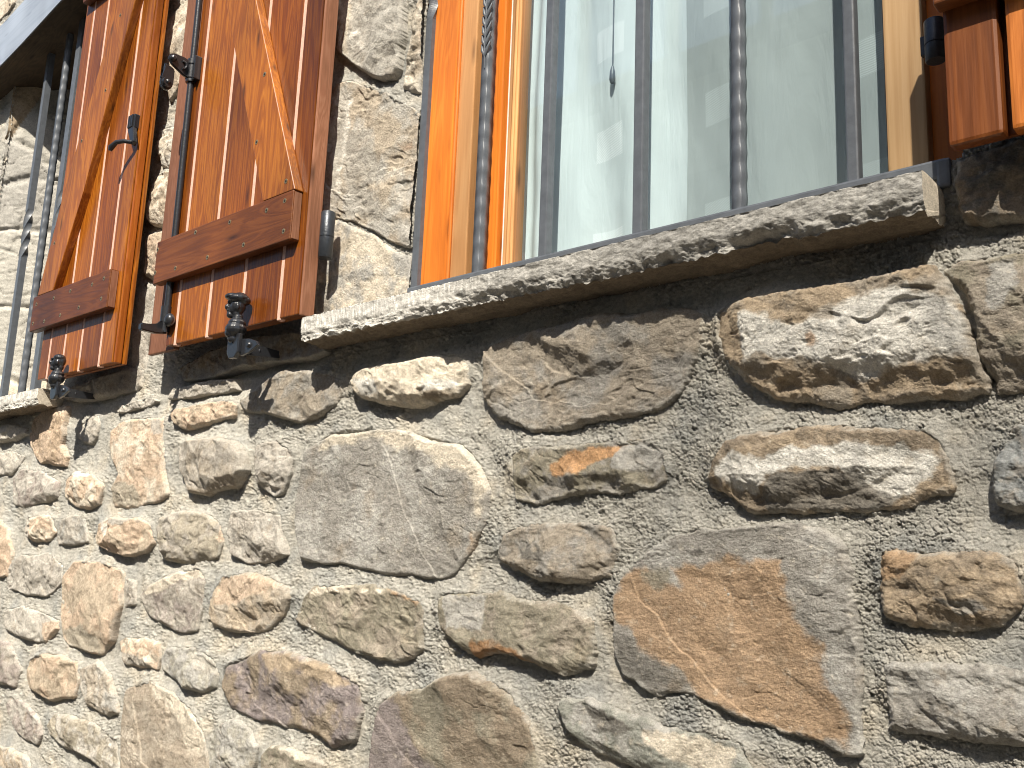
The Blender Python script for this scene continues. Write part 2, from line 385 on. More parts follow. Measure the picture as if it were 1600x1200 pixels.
# frame, height, colours, outline, patches [(colour, outline)], facets [(line point, line point, slope)], label
ST = [
 ('A', .016, 'grey', 'lgrey', [(375,440),(400,330),(540,230),(760,215),(1000,250),(1200,300),(1290,400),(1335,520),(1320,680),(1240,850),(1150,960),(1080,990),(960,960),(800,965),(640,930),(480,905),(380,880),(355,760),(350,600)],
  [('cream', [(540,225),(760,210),(1000,245),(1200,290),(1290,390),(1330,520),(1300,690),(1240,640),(1250,500),(1180,420),(1060,400),(1000,340),(800,300),(620,290),(480,330)]), ('orange', [(1210,850),(1240,770),(1300,740),(1280,800),(1230,860)]), ('lgrey', [(800,380),(850,370),(980,560),(960,600),(870,520)])],
  [((1000,380),(1180,900),.28),((400,800),(800,940),.6),((470,560),(500,800),.2)], 'large smooth grey stone with a cream upper rim'),
 ('I', .022, 'warm', 'grey', [(45,350),(110,300),(220,210),(320,160),(450,150),(600,165),(670,200),(690,280),(650,370),(560,440),(420,475),(330,460),(200,420),(80,400)], [], [((50,380),(420,465),.5)], 'pointed brown grey stone'),
 ('I', .035, 'cream', 'cream', [(755,215),(790,160),(900,130),(1100,90),(1300,40),(1430,60),(1470,140),(1450,240),(1400,300),(1300,340),(1180,385),(1050,375),(900,370),(800,335),(765,290)], [('white', [(780,220),(950,200),(980,300),(850,320)]), ('white', [(1200,260),(1300,210),(1440,210),(1400,270),(1250,290)]), ('brown', [(1210,330),(1240,285),(1340,280),(1390,300),(1250,360)])], [((1200,300),(1400,260),.8)], 'rounded cream stone'),
 ('M', .026, 'warm', 'grey', [(745,610),(780,580),(900,540),(1100,500),(1300,460),(1500,450),(1590,470),(1590,560),(1550,660),(1500,770),(1400,830),(1200,880),(1050,925),(900,920),(800,870),(745,790)], [], [((1130,690),(1400,530),.35),((760,830),(1400,820),.4),((1240,640),(1480,700),.3)], None),
 ('L', .04, 'tan', 'warm', [(185,800),(190,690),(260,640),(400,605),(600,575),(800,545),(1000,520),(1180,490),(1250,560),(1320,700),(1370,760),(1430,1000),(1425,1050),(1300,1080),(1150,1080),(950,1100),(780,1130),(600,1100),(460,1090),(330,1010),(220,900)],
  [('white', [(300,690),(400,700),(480,740),(600,745),(720,700),(800,660),(950,600),(1100,560),(1200,640),(1290,650),(1330,700),(1360,850),(1250,920),(1100,930),(950,970),(850,1000),(750,970),(640,920),(520,900),(420,890),(340,920),(310,860)]),
   ('lgrey', [(1150,620),(1290,600),(1340,740),(1370,900),(1300,900),(1200,830),(1160,740)]), ('peach', [(600,790),(680,770),(700,840),(640,860)]), ('tan', [(200,760),(300,720),(340,900),(300,940),(210,870)]), ('warm', [(640,700),(760,680),(780,740),(660,750)])],
  [((340,905),(1380,905),.55),((320,700),(350,920),-.5)], 'big cream and brown stone under the sill end'),
 ('L', .03, 'warm', 'olive', [(1200,500),(1300,450),(1450,430),(1650,420),(1850,450),(1850,1000),(1600,1060),(1450,1072),(1445,1000),(1385,900),(1390,750),(1325,600)], [('lgrey', [(1440,480),(1560,450),(1600,560),(1500,700),(1440,680)])], [((1380,750),(1700,900),.3)], None),
 ('C', .022, 'olive', 'grey', [(150,350),(220,310),(450,300),(700,280),(860,280),(920,330),(930,400),(915,480),(860,520),(700,545),(500,560),(280,590),(160,585),(150,480)],
  [('vivid', [(350,400),(480,330),(750,300),(700,360),(600,400),(540,430),(420,470),(355,475)]), ('lgrey', [(700,300),(860,290),(910,340),(900,430),(760,440),(660,420)])], [((250,470),(900,420),.55),((240,330),(350,580),-.3)], 'grey stone with a bright orange patch'),
 ('C', .024, 'warm', 'grey', [(75,830),(110,740),(200,700),(400,690),(550,690),(670,720),(690,820),(650,900),(640,960),(540,1000),(380,1000),(250,975),(150,930),(80,870)], [('dgrey', [(200,800),(350,840),(340,900),(220,880)])], [((480,940),(700,820),.4)], None),
 ('W', .032, 'brown', 'tan', [(1097,745),(1105,720),(1130,690),(1180,672),(1260,665),(1340,663),(1440,670),(1470,685),(1478,710),(1490,740),(1488,768),(1440,780),(1400,795),(1350,802),(1280,802),(1215,800),(1175,800),(1140,780),(1105,765)],
  [('white', [(1115,735),(1150,705),(1200,715),(1240,700),(1330,692),(1400,695),(1450,705),(1465,720),(1460,745),(1420,775),(1390,790),(1350,755),(1320,735),(1250,735),(1205,745),(1190,775),(1150,765),(1120,745)]),
   ('dgrey', [(1190,778),(1215,740),(1300,732),(1345,735),(1365,755),(1402,775),(1390,792),(1340,800),(1200,800)]), ('lgrey', [(1330,690),(1360,690),(1360,730),(1340,728)])],
  [((1180,742),(1345,733),.75),((1110,700),(1140,790),-.5)], 'long brown stone with a white chipped face'),
 ('W', .02, 'blue', 'grey', [(1545,760),(1555,720),(1570,690),(1585,665),(1640,655),(1700,700),(1700,800),(1600,797),(1555,790)], [], [], None),
 ('W', .020, 'grey', 'lgrey', [(955,925),(965,905),(1000,870),(1045,840),(1080,826),(1140,822),(1230,815),(1290,825),(1320,850),(1335,890),(1332,950),(1338,1010),(1338,1080),(1335,1120),(1338,1172),(1315,1175),(1270,1155),(1200,1130),(1130,1108),(1075,1095),(1010,1075),(970,1055),(955,1020)],
  [('orange', [(957,930),(968,905),(1010,880),(1045,905),(1060,915),(1048,885),(1100,880),(1150,870),(1225,875),(1232,940),(1255,975),(1283,1010),(1285,1065),(1310,1095),(1332,1110),(1335,1130),(1325,1172),(1300,1168),(1240,1148),(1150,1115),(1090,1100),(1060,1050),(1020,1030),(1000,1020),(985,990),(957,965)]),
   ('dgrey', [(957,995),(985,993),(1005,1020),(1040,1035),(1080,1080),(1078,1097),(1010,1074),(962,1048)]), ('olive', [(1005,895),(1045,890),(1055,912),(1030,925),(1008,912)])],
  [((960,980),(1090,1090),.5),((1050,960),(1300,1090),.12),((1225,860),(1345,1130),.12)], 'big orange stone with grey rim'),
 ('F', .026, 'tan', 'brown', [(755,60),(790,20),(860,15),(1000,40),(1200,25),(1350,30),(1490,65),(1540,140),(1530,290),(1470,370),(1430,450),(1250,470),(1050,455),(880,430),(790,400),(760,340)], [('grey', [(1080,290),(1300,300),(1400,360),(1200,380)]), ('orange', [(770,40),(880,20),(980,60),(900,200),(780,200)])], [((780,370),(1430,400),.4)], 'tan block near the right edge of the photo'),
 ('F', .024, 'grey', 'lgrey', [(780,650),(850,620),(1000,640),(1250,660),(1543,670),(1850,690),(1850,1150),(1500,1110),(1350,1090),(1150,1040),(900,1010),(820,990),(790,850)], [], [((800,800),(1500,1050),.4),((900,690),(1200,860),.15)], None),
 ('D', .020, 'green', 'lgrey', [(385,820),(400,765),(520,770),(640,800),(800,860),(960,910),(1150,940),(1300,980),(1330,1060),(1400,1300),(1000,1230),(850,1160),(700,1100),(560,1050),(480,990),(430,930)], [('cream', [(820,930),(1100,960),(1290,1040),(1250,1180),(1000,1100),(850,1000)]), ('dgrey', [(520,800),(640,830),(800,920),(730,960),(600,930)])], [((430,900),(900,1130),.5)], 'long greenish grey stone'),
 ('B', .024, 'olive', 'warm', [(360,350),(390,270),(450,205),(600,200),(760,210),(880,240),(975,280),(1000,330),(995,450),(990,530),(940,580),(850,605),(760,585),(620,530),(500,465),(400,410),(350,380)], [('cream', [(450,205),(600,200),(820,235),(700,250),(500,245),(420,280)]), ('orange', [(820,225),(975,280),(960,300),(850,260)])], [((360,360),(880,590),.45),((420,250),(560,250),.3)], None),
 ('W', .022, 'olive', 'warm', [(677,955),(680,930),(700,922),(770,925),(830,935),(870,938),(905,955),(925,970),(928,1000),(922,1040),(890,1053),(860,1050),(830,1035),(790,1022),(740,1025),(705,1005),(682,980)], [('rust', [(738,1002),(770,998),(810,1012),(840,1035),(850,1050),(800,1040),(740,1030)]), ('lgrey', [(690,930),(760,930),(760,990),(700,980)])], [((738,1004),(850,1030),.6)], 'grey tan stone with a rusty lower edge'),
 ('B', .022, 'purple', 'brown', [(-30,700),(0,600),(100,560),(180,530),(300,535),(420,560),(520,600),(680,700),(690,850),(640,990),(530,1005),(470,960),(400,930),(280,905),(160,875),(20,820)], [('tan', [(180,540),(340,545),(520,610),(640,700),(560,720),(400,640),(260,640)])], [((30,760),(560,990),.45),((380,760),(620,980),-.3)], None),
 ('B', .026, 'brown', 'olive', [(760,790),(850,740),(1000,710),(1110,670),(1250,655),(1350,690),(1430,740),(1470,830),(1520,900),(1560,1100),(1640,1400),(720,1400),(715,1090),(730,900)], [('purple', [(755,800),(850,760),(900,900),(960,1000),(1080,1200),(1080,1400),(715,1400),(715,1080)])], [((880,850),(1100,1180),-.25),((1050,700),(1500,1100),.15)], 'big brown and purple stone'),
 ('H', .022, 'brown', 'warm', [(690,760),(800,720),(950,780),(1050,870),(1120,1000),(1140,1340),(660,1340),(655,1050),(670,900)], [('cream', [(800,720),(950,780),(1060,880),(1130,1020),(1130,1150),(1020,1100),(960,900),(860,800)])], [((950,830),(1080,1150),.2)], None),
 ('H', .018, 'blue', 'green', [(1150,1080),(1200,960),(1290,930),(1380,990),(1420,1080),(1400,1180),(1350,1300),(1160,1300)], [], [], None),
 ('B', .018, 'olive', 'warm', [(190,1060),(240,1010),(350,1015),(450,1060),(540,1120),(640,1280),(180,1280)], [('cream', [(240,1010),(350,1012),(460,1070),(400,1080),(300,1040)])], [], None),
 ('W', .024, 'warm', 'tan', [(322,960),(330,925),(345,900),(385,893),(420,900),(450,918),(452,935),(440,965),(415,985),(390,992),(355,990),(330,978)], [('peach', [(335,925),(350,900),(385,895),(420,902),(445,918),(400,930),(370,945),(335,945)])], [((325,950),(380,945),.6),((370,935),(420,990),.3)], 'grey stone with an orange top'),
 ('H', .024, 'grey', 'purple', [(765,250),(800,190),(950,120),(1100,90),(1140,170),(1110,300),(1080,450),(980,460),(900,420),(820,370),(780,300)], [('cream', [(775,240),(850,170),(1000,110),(1100,95),(1120,150),(1000,170),(900,230),(800,260)])], [((770,260),(1100,160),.35),((800,300),(980,450),.5)], None),
 ('H', .022, 'tan', 'peach', [(330,330),(340,150),(400,60),(550,60),(680,110),(680,300),(640,420),(620,500),(560,570),(480,570),(370,530),(340,470)], [('olive', [(345,440),(450,400),(560,480),(560,570),(470,570),(370,530)])], [((330,420),(600,480),.4)], 'tall tan stone'),
 ('H', .010, 'grey', 'grey', [(680,150),(750,165),(755,300),(690,320)], [], [], None),
 ('H', .018, 'lgrey', 'grey', [(30,80),(120,20),(280,20),(345,80),(340,180),(260,260),(140,250),(30,220)], [], [((30,200),(340,150),.4)], None),
 ('H', .018, 'lgrey', 'mort', [(10,330),(120,300),(260,350),(325,380),(325,440),(250,515),(120,490),(20,430)], [('peach', [(230,400),(325,380),(325,440),(250,512)])], [((20,420),(320,470),.4)], None),
 ('H', .020, 'purple', 'grey', [(-60,500),(40,495),(90,570),(110,660),(80,760),(-10,740),(-60,700)], [], [], None),
 ('H', .026, 'tan', 'peach', [(135,700),(150,600),(230,560),(330,570),(420,620),(430,720),(400,820),(260,830),(150,770)], [], [((140,740),(400,800),.4)], None),
 ('H', .020, 'warm', 'lgrey', [(430,650),(540,610),(610,680),(640,790),(650,900),(590,925),(470,860),(440,780)], [('blue', [(600,780),(645,800),(645,890),(600,860)])], [((450,800),(640,900),.5)], None),
 ('H', .018, 'peach', 'cream', [(650,500),(690,475),(800,480),(880,510),(880,600),(860,665),(760,650),(670,620)], [('grey', [(665,560),(760,570),(830,620),(830,655),(680,620)])], [((660,570),(860,620),.4)], None),
 ('H', .020, 'blue', 'green', [(880,590),(920,530),(1080,530),(1170,590),(1200,680),(1180,760),(1110,790),(1040,770),(960,710),(890,670)], [('mort', [(1060,560),(1160,590),(1190,680),(1130,690),(1060,620)])], [((890,640),(1100,780),.4)], 'small blue grey stone'),
 ('H', .014, 'purple', 'lgrey', [(30,850),(60,800),(160,850),(220,930),(230,1020),(200,1075),(120,1040),(60,950)], [], [((40,900),(200,1060),.3)], None),
 ('H', .020, 'olive', 'lgrey', [(250,960),(290,900),(420,910),(540,960),(640,1040),(660,1300),(560,1220),(440,1130),(330,1080),(260,1020)], [], [((260,980),(560,1160),.4)], None),
 ('H', .016, 'tan', 'lgrey', [(-60,1090),(60,1080),(160,1140),(180,1300),(-60,1300)], [], [], None),
 ('G', .032, 'grey', 'warm', [(1030,560),(1040,500),(1100,470),(1250,460),(1390,480),(1440,560),(1450,660),(1400,750),(1300,780),(1200,815),(1090,780),(1040,660)], [('brown', [(1080,740),(1200,770),(1330,690),(1420,720),(1380,770),(1200,815),(1100,790)])], [((1050,720),(1420,690),.7)], None),
 ('G', .018, 'peach', 'cream', [(640,520),(650,420),(700,370),(850,340),(960,350),(955,500),(960,640),(980,800),(900,850),(760,880),(660,860),(650,760),(700,680),(650,580)], [('olive', [(650,770),(710,715),(800,730),(830,800),(820,860),(700,880),(655,850)]), ('lgrey', [(880,345),(960,350),(955,440),(900,440)])], [((650,770),(980,830),.3)], 'tall peach coloured stone'),
 ('G', .022, 'peach', 'tan', [(1000,330),(1030,290),(1150,270),(1330,240),(1390,270),(1370,340),(1250,380),(1080,420),(1020,390)], [], [((1000,370),(1370,320),.5)], None),
 ('P', .022, 'peach', 'orange', [(345,500),(385,330),(420,250),(560,160),(720,120),(850,110),(860,200),(840,350),(830,480),(780,600),(840,740),(810,880),(730,880),(600,850),(490,850),(420,720),(360,620)], [('cream', [(720,120),(850,110),(855,200),(760,220)])], [((470,780),(830,760),.5)], 'peach pink stone'),
 ('P', .012, 'grey', 'lgrey', [(970,450),(1000,330),(1130,250),(1230,230),(1250,350),(1220,500),(1150,610),(1040,580),(980,520)], [], [], None),
 ('P', .028, 'lgrey', 'mort', [(-100,450),(0,330),(150,320),(330,380),(340,480),(180,540),(0,575),(-100,590)], [], [], None),
 ('G', .024, 'peach', 'cream', [(370,780),(380,700),(450,655),(540,680),(600,740),(570,860),(500,890),(420,865),(380,830)], [('white', [(445,655),(540,680),(520,705),(450,690)])], [((370,800),(590,830),.5)], None),
 ('G', .018, 'lgrey', 'purple', [(70,700),(120,640),(260,660),(350,720),(340,820),(230,850),(130,880),(70,860)], [], [((70,820),(350,780),.5)], None),
 ('G', .010, 'lgrey', 'mort', [(-40,560),(90,540),(150,570),(120,630),(60,690),(-40,680)], [], [], None),
 ('G', .020, 'peach', 'cream', [(140,1000),(150,930),(230,920),(310,920),(325,1020),(290,1075),(200,1080),(150,1050)], [('lgrey', [(150,930),(180,925),(180,1060),(145,1040)])], [((140,1020),(320,1040),.4)], None),
 ('G', .014, 'grey', 'blue', [(330,1060),(345,940),(420,915),(500,930),(510,1080),(430,1095),(340,1095)], [], [], None),
 ('G', .034, 'peach', 'tan', [(545,1040),(570,960),(660,930),(800,930),(880,980),(880,1080),(840,1140),(720,1165),(620,1130),(560,1090)], [('white', [(590,970),(640,960),(650,1040),(620,1060),(585,1010)]), ('lgrey', [(640,940),(800,930),(740,985),(660,970)])], [((550,1060),(860,1090),.7)], 'small peach and white stone'),
 ('G', .022, 'olive', 'grey', [(935,1000),(960,920),(1080,890),(1220,910),(1290,970),(1300,1080),(1270,1160),(1150,1200),(960,1190)], [('peach', [(1280,970),(1300,975),(1300,1080),(1270,1050)])], [((950,1130),(1280,1130),.4)], None),
 ('A', .018, 'grey', 'lgrey', [(10,750),(30,640),(150,620),(280,650),(290,750),(320,860),(220,900),(100,895),(20,850)], [], [((60,720),(300,860),.3)], None),
 ('A', .022, 'lgrey', 'grey', [(145,380),(160,300),(260,280),(340,330),(330,450),(290,540),(240,570),(160,500)], [], [((150,470),(300,520),.5)], None),
 ('G', .024, 'peach', 'peach', [(-60,950),(0,940),(50,1000),(65,1150),(40,1280),(-60,1290)], [], [], None),
 ('G', .016, 'lgrey', 'mort', [(680,310),(720,270),(900,225),(930,250),(860,290),(700,325)], [], [], None),
 ('G', .018, 'grey', 'lgrey', [(980,240),(1000,190),(1200,130),(1390,110),(1390,190),(1200,220),(1060,240)], [], [], None),
 ('O', .010, 'lgrey', 'grey', [(60,1110),(70,900),(100,720),(150,700),(185,700),(185,800),(130,950),(120,1090)], [], [], None),
 ('G', .020, 'grey', 'warm', [(360,240),(420,150),(600,100),(750,50),(840,60),(830,180),(620,230),(450,260)], [], [], None),
 ('O', .030, 'tan', 'cream', [(165,250),(200,225),(265,230),(265,340),(225,450),(150,450),(135,380),(140,320)], [], [], None),
 ('O', .026, 'tan', 'peach', [(120,500),(200,470),(240,480),(220,600),(150,680),(110,650)], [], [], None),
 ('W', .024, 'cream', 'tan', [(258,40),(300,-10),(310,-30),(302,90),(288,130),(262,160),(252,100)], [], [], None),
 ('O', .022, 'cream', 'lgrey', [(175,60),(240,40),(250,215),(190,218),(180,130)], [], [], None),
 ('W', .020, 'tan', 'cream', [(262,-120),(330,-130),(318,-25),(270,-20)], [], [], None),
 ('J', .022, 'lgrey', 'grey', [(120,-180),(130,200),(110,400),(200,440),(300,510),(400,590),(470,615),(560,590),(600,520),(610,400),(630,200),(650,-180)], [('white', [(260,200),(340,230),(390,290),(340,390),(260,360),(220,300)]), ('cream', [(130,-100),(230,-100),(220,420),(120,400)])], [], 'grey white stone left of the right window'),
 ('W', .026, 'tan', 'lgrey', [(515,145),(522,128),(545,122),(600,145),(640,165),(655,190),(652,250),(648,300),(645,350),(640,385),(610,380),(580,360),(545,345),(525,340),(500,330),(505,240)],
  [('grey', [(540,205),(580,200),(595,260),(575,290),(600,320),(600,345),(560,335),(545,300),(535,250)]), ('lgrey', [(515,145),(545,125),(548,140),(535,240),(530,335),(500,330),(505,240)]), ('white', [(544,150),(550,150),(538,240),(532,300),(528,300),(533,220)]), ('rust', [(620,225),(640,218),(645,232),(625,235)])],
  [((545,300),(545,150),.15),((545,305),(610,350),.4),((580,200),(650,240),.25)], 'big tan stone left of the right window'),
 ('K', .014, 'cream', 'lgrey', [(60,900),(85,560),(200,480),(330,540),(480,600),(620,700),(780,760),(770,1050),(500,1180),(200,1260),(50,1280)], [('grey', [(80,960),(180,960),(200,1200),(60,1200)])], [], None),
 ('J', .018, 'cream', 'tan', [(610,660),(650,430),(690,250),(720,50),(720,-180),(840,-180),(790,300),(760,560),(740,700),(680,690)], [], [], None),
 ('S', .028, 'brown', 'dgrey', [(355,400),(480,330),(800,260),(1200,200),(1200,780),(800,770),(600,800),(440,790),(390,700),(360,560)], [], [], 'dark brown stone under the right shutter'),
 ('W', .020, 'grey', 'brown', [(280,575),(330,545),(400,525),(480,520),(512,535),(514,552),(490,562),(440,567),(380,574),(320,592),(288,597)], [], [], None),
 ('W', .016, 'cream', 'tan', [(-90,-60),(35,-60),(22,8),(-5,35),(-90,60)], [], [], None),
]
stones = []
for si, (fr, H, c1, c2, pts, patches, facets, lab) in enumerate(ST):
    pp = PX(fr, pts)
    stones.append(dict(px=pp, H=H*.85, c1=PAL[c1], c2=PAL[c2], pat=[(PAL[c], PX(fr, q)) for c, q in patches], fac=[(PX(fr, [a])[0], PX(fr, [b])[0], s) for a, b, s in facets], lab=lab, i=si))

def in_open(x, z, m=0.0):
    return ((x > W2[0]-m) & (x < W2[1]+m) & (z > W2[2]-m) & (z < W2[3]+m)) | ((x > W1[0]-m) & (x < W1[1]+m) & (z > W1[2]-m) & (z < W1[3]+m))

def grid_faces(nx, ny, keep):
    i = (np.arange(ny-1)[:, None]*nx+np.arange(nx-1)[None])
    k = keep.reshape(ny, nx)
    km = k[:-1, :-1] & k[1:, :-1] & k[:-1, 1:] & k[1:, 1:]
    i = i[km]
    f = np.stack([i, i+nx, i+nx+1, i+1], 1)
    used = np.zeros(nx*ny, bool); used[f.ravel()] = True
    remap = np.cumsum(used)-1
    return remap[f], used

def mortar_height(X, Z):
    wx = X+.0018*perlin(X*70, Z*70, 11); wz = Z+.0018*perlin(X*70, Z*70, 12)
    f1, f2, c = vor(wx*140, wz*165, 21)
    g1, g2, d = vor(wx*290, wz*330, 22)
    lump = sst(0, .28, f2-f1); l2 = sst(0, .3, g2-g1)
    amt = sst(-.4, .3, fbm(X*9, Z*9, 31, 3)); am2 = sst(-.25, .2, fbm(X*40, Z*50, 37, 3))
    big = .0050*fbm(X*7, Z*7, 32, 3)+.0035*fbm(X*26, Z*32, 33, 4)
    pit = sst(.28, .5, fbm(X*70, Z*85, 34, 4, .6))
    return big+(.36+.64*amt)*((.0026*lump*(.3+.7*am2)+.0018*c)+(.0018*l2+.0015*d))-.0042*pit*(.3+.7*amt)-.002, lump, l2, pit, c
def mortar_colour(X, Z, lump, l2, pit, c):
    n = fbm(X*12, Z*12, 41, 4); n2 = fbm(X*150, Z*190, 42, 3)
    a = np.array(PAL['mort']); g = np.array((.405, .40, .37)); wv = np.array((.61, .55, .45))
    col = a+(g-a)*sst(.0, .45, n)[:, None]+(wv-a)*sst(.05, .5, -n)[:, None]
    col = col*(1+.22*n2)[:, None]*(.92+.16*c)[:, None]
    col = col*(1-.25*pit)[:, None]  # shade inside the pits is put into the colour too
    return np.clip(col, .02, .95)

def build_mortar():
    st = 1.35
    gx = np.arange(-70, 1671, st); gy = np.arange(-90, 1291, st)
    PXX, PYY = np.meshgrid(gx, gy)
    X, Z = UV(PXX.ravel(), PYY.ravel(), 0.0)
    h, lump, l2, pit, c = mortar_height(X, Z)
    # recess below the two shutters where the wall is hollow
    hol = np.exp(-((X+1.60)/.22)**4-((Z-1.985)/.05)**2)*.022+np.exp(-((X+2.22)/.16)**4-((Z-1.985)/.04)**2)*.014
    # mortar laps up against the stones, most along their upper edges
    lap = np.zeros(len(X), np.float32)
    for s in stones:
        y0 = -s['H']*.55
        poly = smooth_poly([UV(a, b, y0) for a, b in s['px']], 1)
        pa = np.array(poly); mn = pa.min(0)-.03; mx = pa.max(0)+.03
        ix = np.nonzero((X > mn[0]) & (X < mx[0]) & (Z > mn[1]) & (Z < mx[1]))[0]
        if not len(ix): continue
        xx, zz = X[ix], Z[ix]; dd = -sdist(xx, zz, poly)
        hh = (mx[1]-mn[1])/2-.03; v = (zz-(mx[1]+mn[1])/2)/hh
        side = sst(-.55, .5, v+.5*fbm(xx*14, zz*14, s['i']+300, 3))
        k = s['H']*(.05+.33*side)*np.exp(-np.clip(dd, 0, 1)/(.006+.010*side))*sst(-.009, -.002, dd+.003*perlin(xx*90, zz*90, 77))
        lap[ix] = np.maximum(lap[ix], k)
    Y = -h+hol-lap
    keep = ~in_open(X, Z)
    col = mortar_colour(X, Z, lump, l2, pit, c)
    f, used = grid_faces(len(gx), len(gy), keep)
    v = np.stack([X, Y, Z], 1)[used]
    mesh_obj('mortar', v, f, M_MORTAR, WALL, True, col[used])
build_mortar()

def build_stone(s):
    i = s['i']; rng = random.Random(i*77+3); y0 = -s['H']*.55
    pad = 9; st = 1.15
    xs = [p[0] for p in s['px']]; ys = [p[1] for p in s['px']]
    x0, x1 = max(min(xs), -80)-pad, min(max(xs), 1680)+pad; yy0, yy1 = max(min(ys), -100)-pad, min(max(ys), 1300)+pad
    stx = .6 if max(xs) < 470 else (.8 if max(xs) < 780 else st)
    gx = np.arange(x0, x1+stx, stx); gy = np.arange(yy0, yy1+st, st)
    PXX, PYY = np.meshgrid(gx, gy); PXX = PXX.ravel(); PYY = PYY.ravel()
    X, Z = UV(PXX, PYY, y0)
    def wp(pts): return [UV(a, b, y0) for a, b in pts]
    poly = smooth_poly(wp(s['px']), 1)
    d = sdist(X, Z, poly)
    area = abs(sum(poly[k][0]*poly[(k+1) % len(poly)][1]-poly[(k+1) % len(poly)][0]*poly[k][1] for k in range(len(poly))))/2
    R = math.sqrt(area/math.pi)                 # mean radius of the stone
    o = i*3.7
    hf = .25 if max(xs) < 470 else (.6 if max(xs) < 780 else 1)
    d = d+.0034*hf*trif(X*50+o, Z*50, i, 3, .6)+.0013*hf*perlin(X*230, Z*230+o, i+3)+.06*R*trif(X/R*1.7+o, Z/R*1.7, i+5, 2)
    H = s['H']; wd = min(.008, R*.15)*(.6+.8*rng.random())
    t = np.clip(d/wd, 0, 1)
    prof = np.where(d > 0, .45+.55*(1-(1-t)**2.2), 0)
    h = H*prof
    # broken planes
    cx = np.mean([p[0] for p in poly]); cz = np.mean([p[1] for p in poly])
    u = (X-cx)/R; v = (Z-cz)/R
    h0 = H*(1.3+.15*fbm(u*.9+o, v*.9, i+9, 2))
    pl = np.full(X.shape, 9.0)
    for k in range(7):
        a = rng.random()*6.28; g = rng.uniform(.25, .8)*H; c = rng.uniform(1.05, 1.5)*H
        wob = .06*fbm(u*1.6+k*5, v*1.6, i*5+k, 3)
        pl = np.minimum(pl, c-g*(u*math.cos(a)+v*math.sin(a)+wob*2))
    # undercut, chipped bottom
    wob = .12*fbm(u*2.2+7, v*2.2, i+77, 4)
    pl = np.minimum(pl, H*(1.05+1.0*(v+.62+wob)))
    for a, b, sl in s['fac']:
        (ax, az), (bx, bz) = wp([a])[0], wp([b])[0]
        ex, ez = bx-ax, bz-az; L = math.hypot(ex, ez); nx, nz = ez/L, -ex/L
        q = (X-ax)*nx+(Z-az)*nz+.10*R*fbm(u*2.0+3, v*2.0, i+13, 4)
        pl = pl-np.maximum(0, q)*sl*(1 if sl > 0 else -1)*(.8 if abs(sl) > .3 else 1)
    body = np.minimum(h0, pl)
    fl = .38*H+.004; m = fl+np.maximum(body-fl, 0)+.12*np.minimum(body-fl, 0)*(body > fl-H)
    h = prof*m
    # layered scarps running at the stone's own bedding angle
    an = rng.uniform(-.5, .2); ca, sa = math.cos(an), math.sin(an)
    p = (X*ca+Z*sa); q = (-X*sa+Z*ca)
    n = fbm(p*12+o, q*20, i+21, 3, .5)*2.6; tm = sst(-.05, .3, fbm(u*1.4+2, v*1.4, i+25, 3))
    fr = n-np.floor(n); ter = (np.floor(n)+sst(.72, 1.0, fr))
    inner = sst(0, wd*1.1, d); rg = rng.uniform(.35, 1.15)
    amp = min(.0045, .16*H)
    h = h+inner*rg*(amp*1.0*tm*(ter-n*.6))+inner*(.32*min(H, .02)+.0018)*trif(u*2.0+o, v*2.4, i+24, 3, .5)+inner*.0034*trif(p*17, q*26, i+26, 2, .5)*sst(-.2, .2, fbm(u*1.6+8, v*1.6, i+27, 2))
    n2 = fbm(p*38+o, q*75, i+31, 4, .6)
    h = h+inner*rg*(.0016*n2+.0019*trif(p*46, q*54, i+32, 3, .6))*(.5+.9*sst(-.3, .4, fbm(u*1.5, v*1.5+9, i+41, 2)))
    h = h+(.35+.65*inner)*(.0011*fbm(p*260, q*330, i+33, 3, .75))
    rdg = 1-np.abs(fbm(p*22+5, q*40, i+51, 3))*7
    h = h-inner*.0012*np.clip(rdg, 0, 1)**2*sst(.0, .35, fbm(u*1.3+4, v*1.3, i+52, 2))
    h = np.where(d > 0, h, np.maximum(d*7, -.022))
    keep = (d > -.0075) & ~in_open(X, Z)
    # colour
    c1 = np.array(s['c1']); c2 = np.array(s['c2'])
    m1 = sst(-.12, .22, fbm(u*1.7+o, v*1.7, i+61, 5, .6))
    col = c1+(c2-c1)*m1[:, None]
    for k, (pc, pp) in enumerate(s['pat']):
        dd = sdist(X, Z, wp(pp))+.13*R*fbm(u*3.5+k, v*3.5, i+71+k, 5, .62)
        mm = sst(-.02*R, .05*R, dd)*.9
        pc = np.array(pc)*(1+.14*fbm(u*3, v*3+k, i+72+k, 3))[:, None]
        col = col+(pc-col)*mm[:, None]
    if max(xs) < 470: col = col+(np.array((.62, .545, .45))-col)*.30  # left stones paled: their washed-out brightness is put into the colour
    if min(xs) > 480 and max(ys) < 500 and max(xs) < 850: col = col+(np.array((.64, .59, .50))-col)*.35
    col = col*1.08
    # iron stains and lichen flecks
    stn = sst(.15, .5, fbm(u*2.3+11, v*2.3, i+81, 5, .6))*.4
    col = col+(np.array(PAL['tan'])*.9-col)*stn[:, None]
    lic = sst(.18, .5, fbm(X*75+o, Z*75, i+82, 4, .65))*.4
    col = col+(np.array(PAL['cream'])-col)*lic[:, None]
    drk = sst(.20, .52, fbm(X*48+o, Z*66+5, i+83, 4, .65))*.35
    col = col*(1-drk)[:, None]
    # mortar smeared over the rim
    sm = (1-sst(-.001, .006, d+.012*fbm(X*40, Z*40, i+91, 4)))*.5
    col = col+(np.array(PAL['mort'])*1.05-col)*sm[:, None]
    col = col*(1+.17*fbm(X*230, Z*300, i+92, 3, .7))[:, None]
    f, used = grid_faces(len(gx), len(gy), keep)
    vv = np.stack([X, -h, Z], 1)[used]
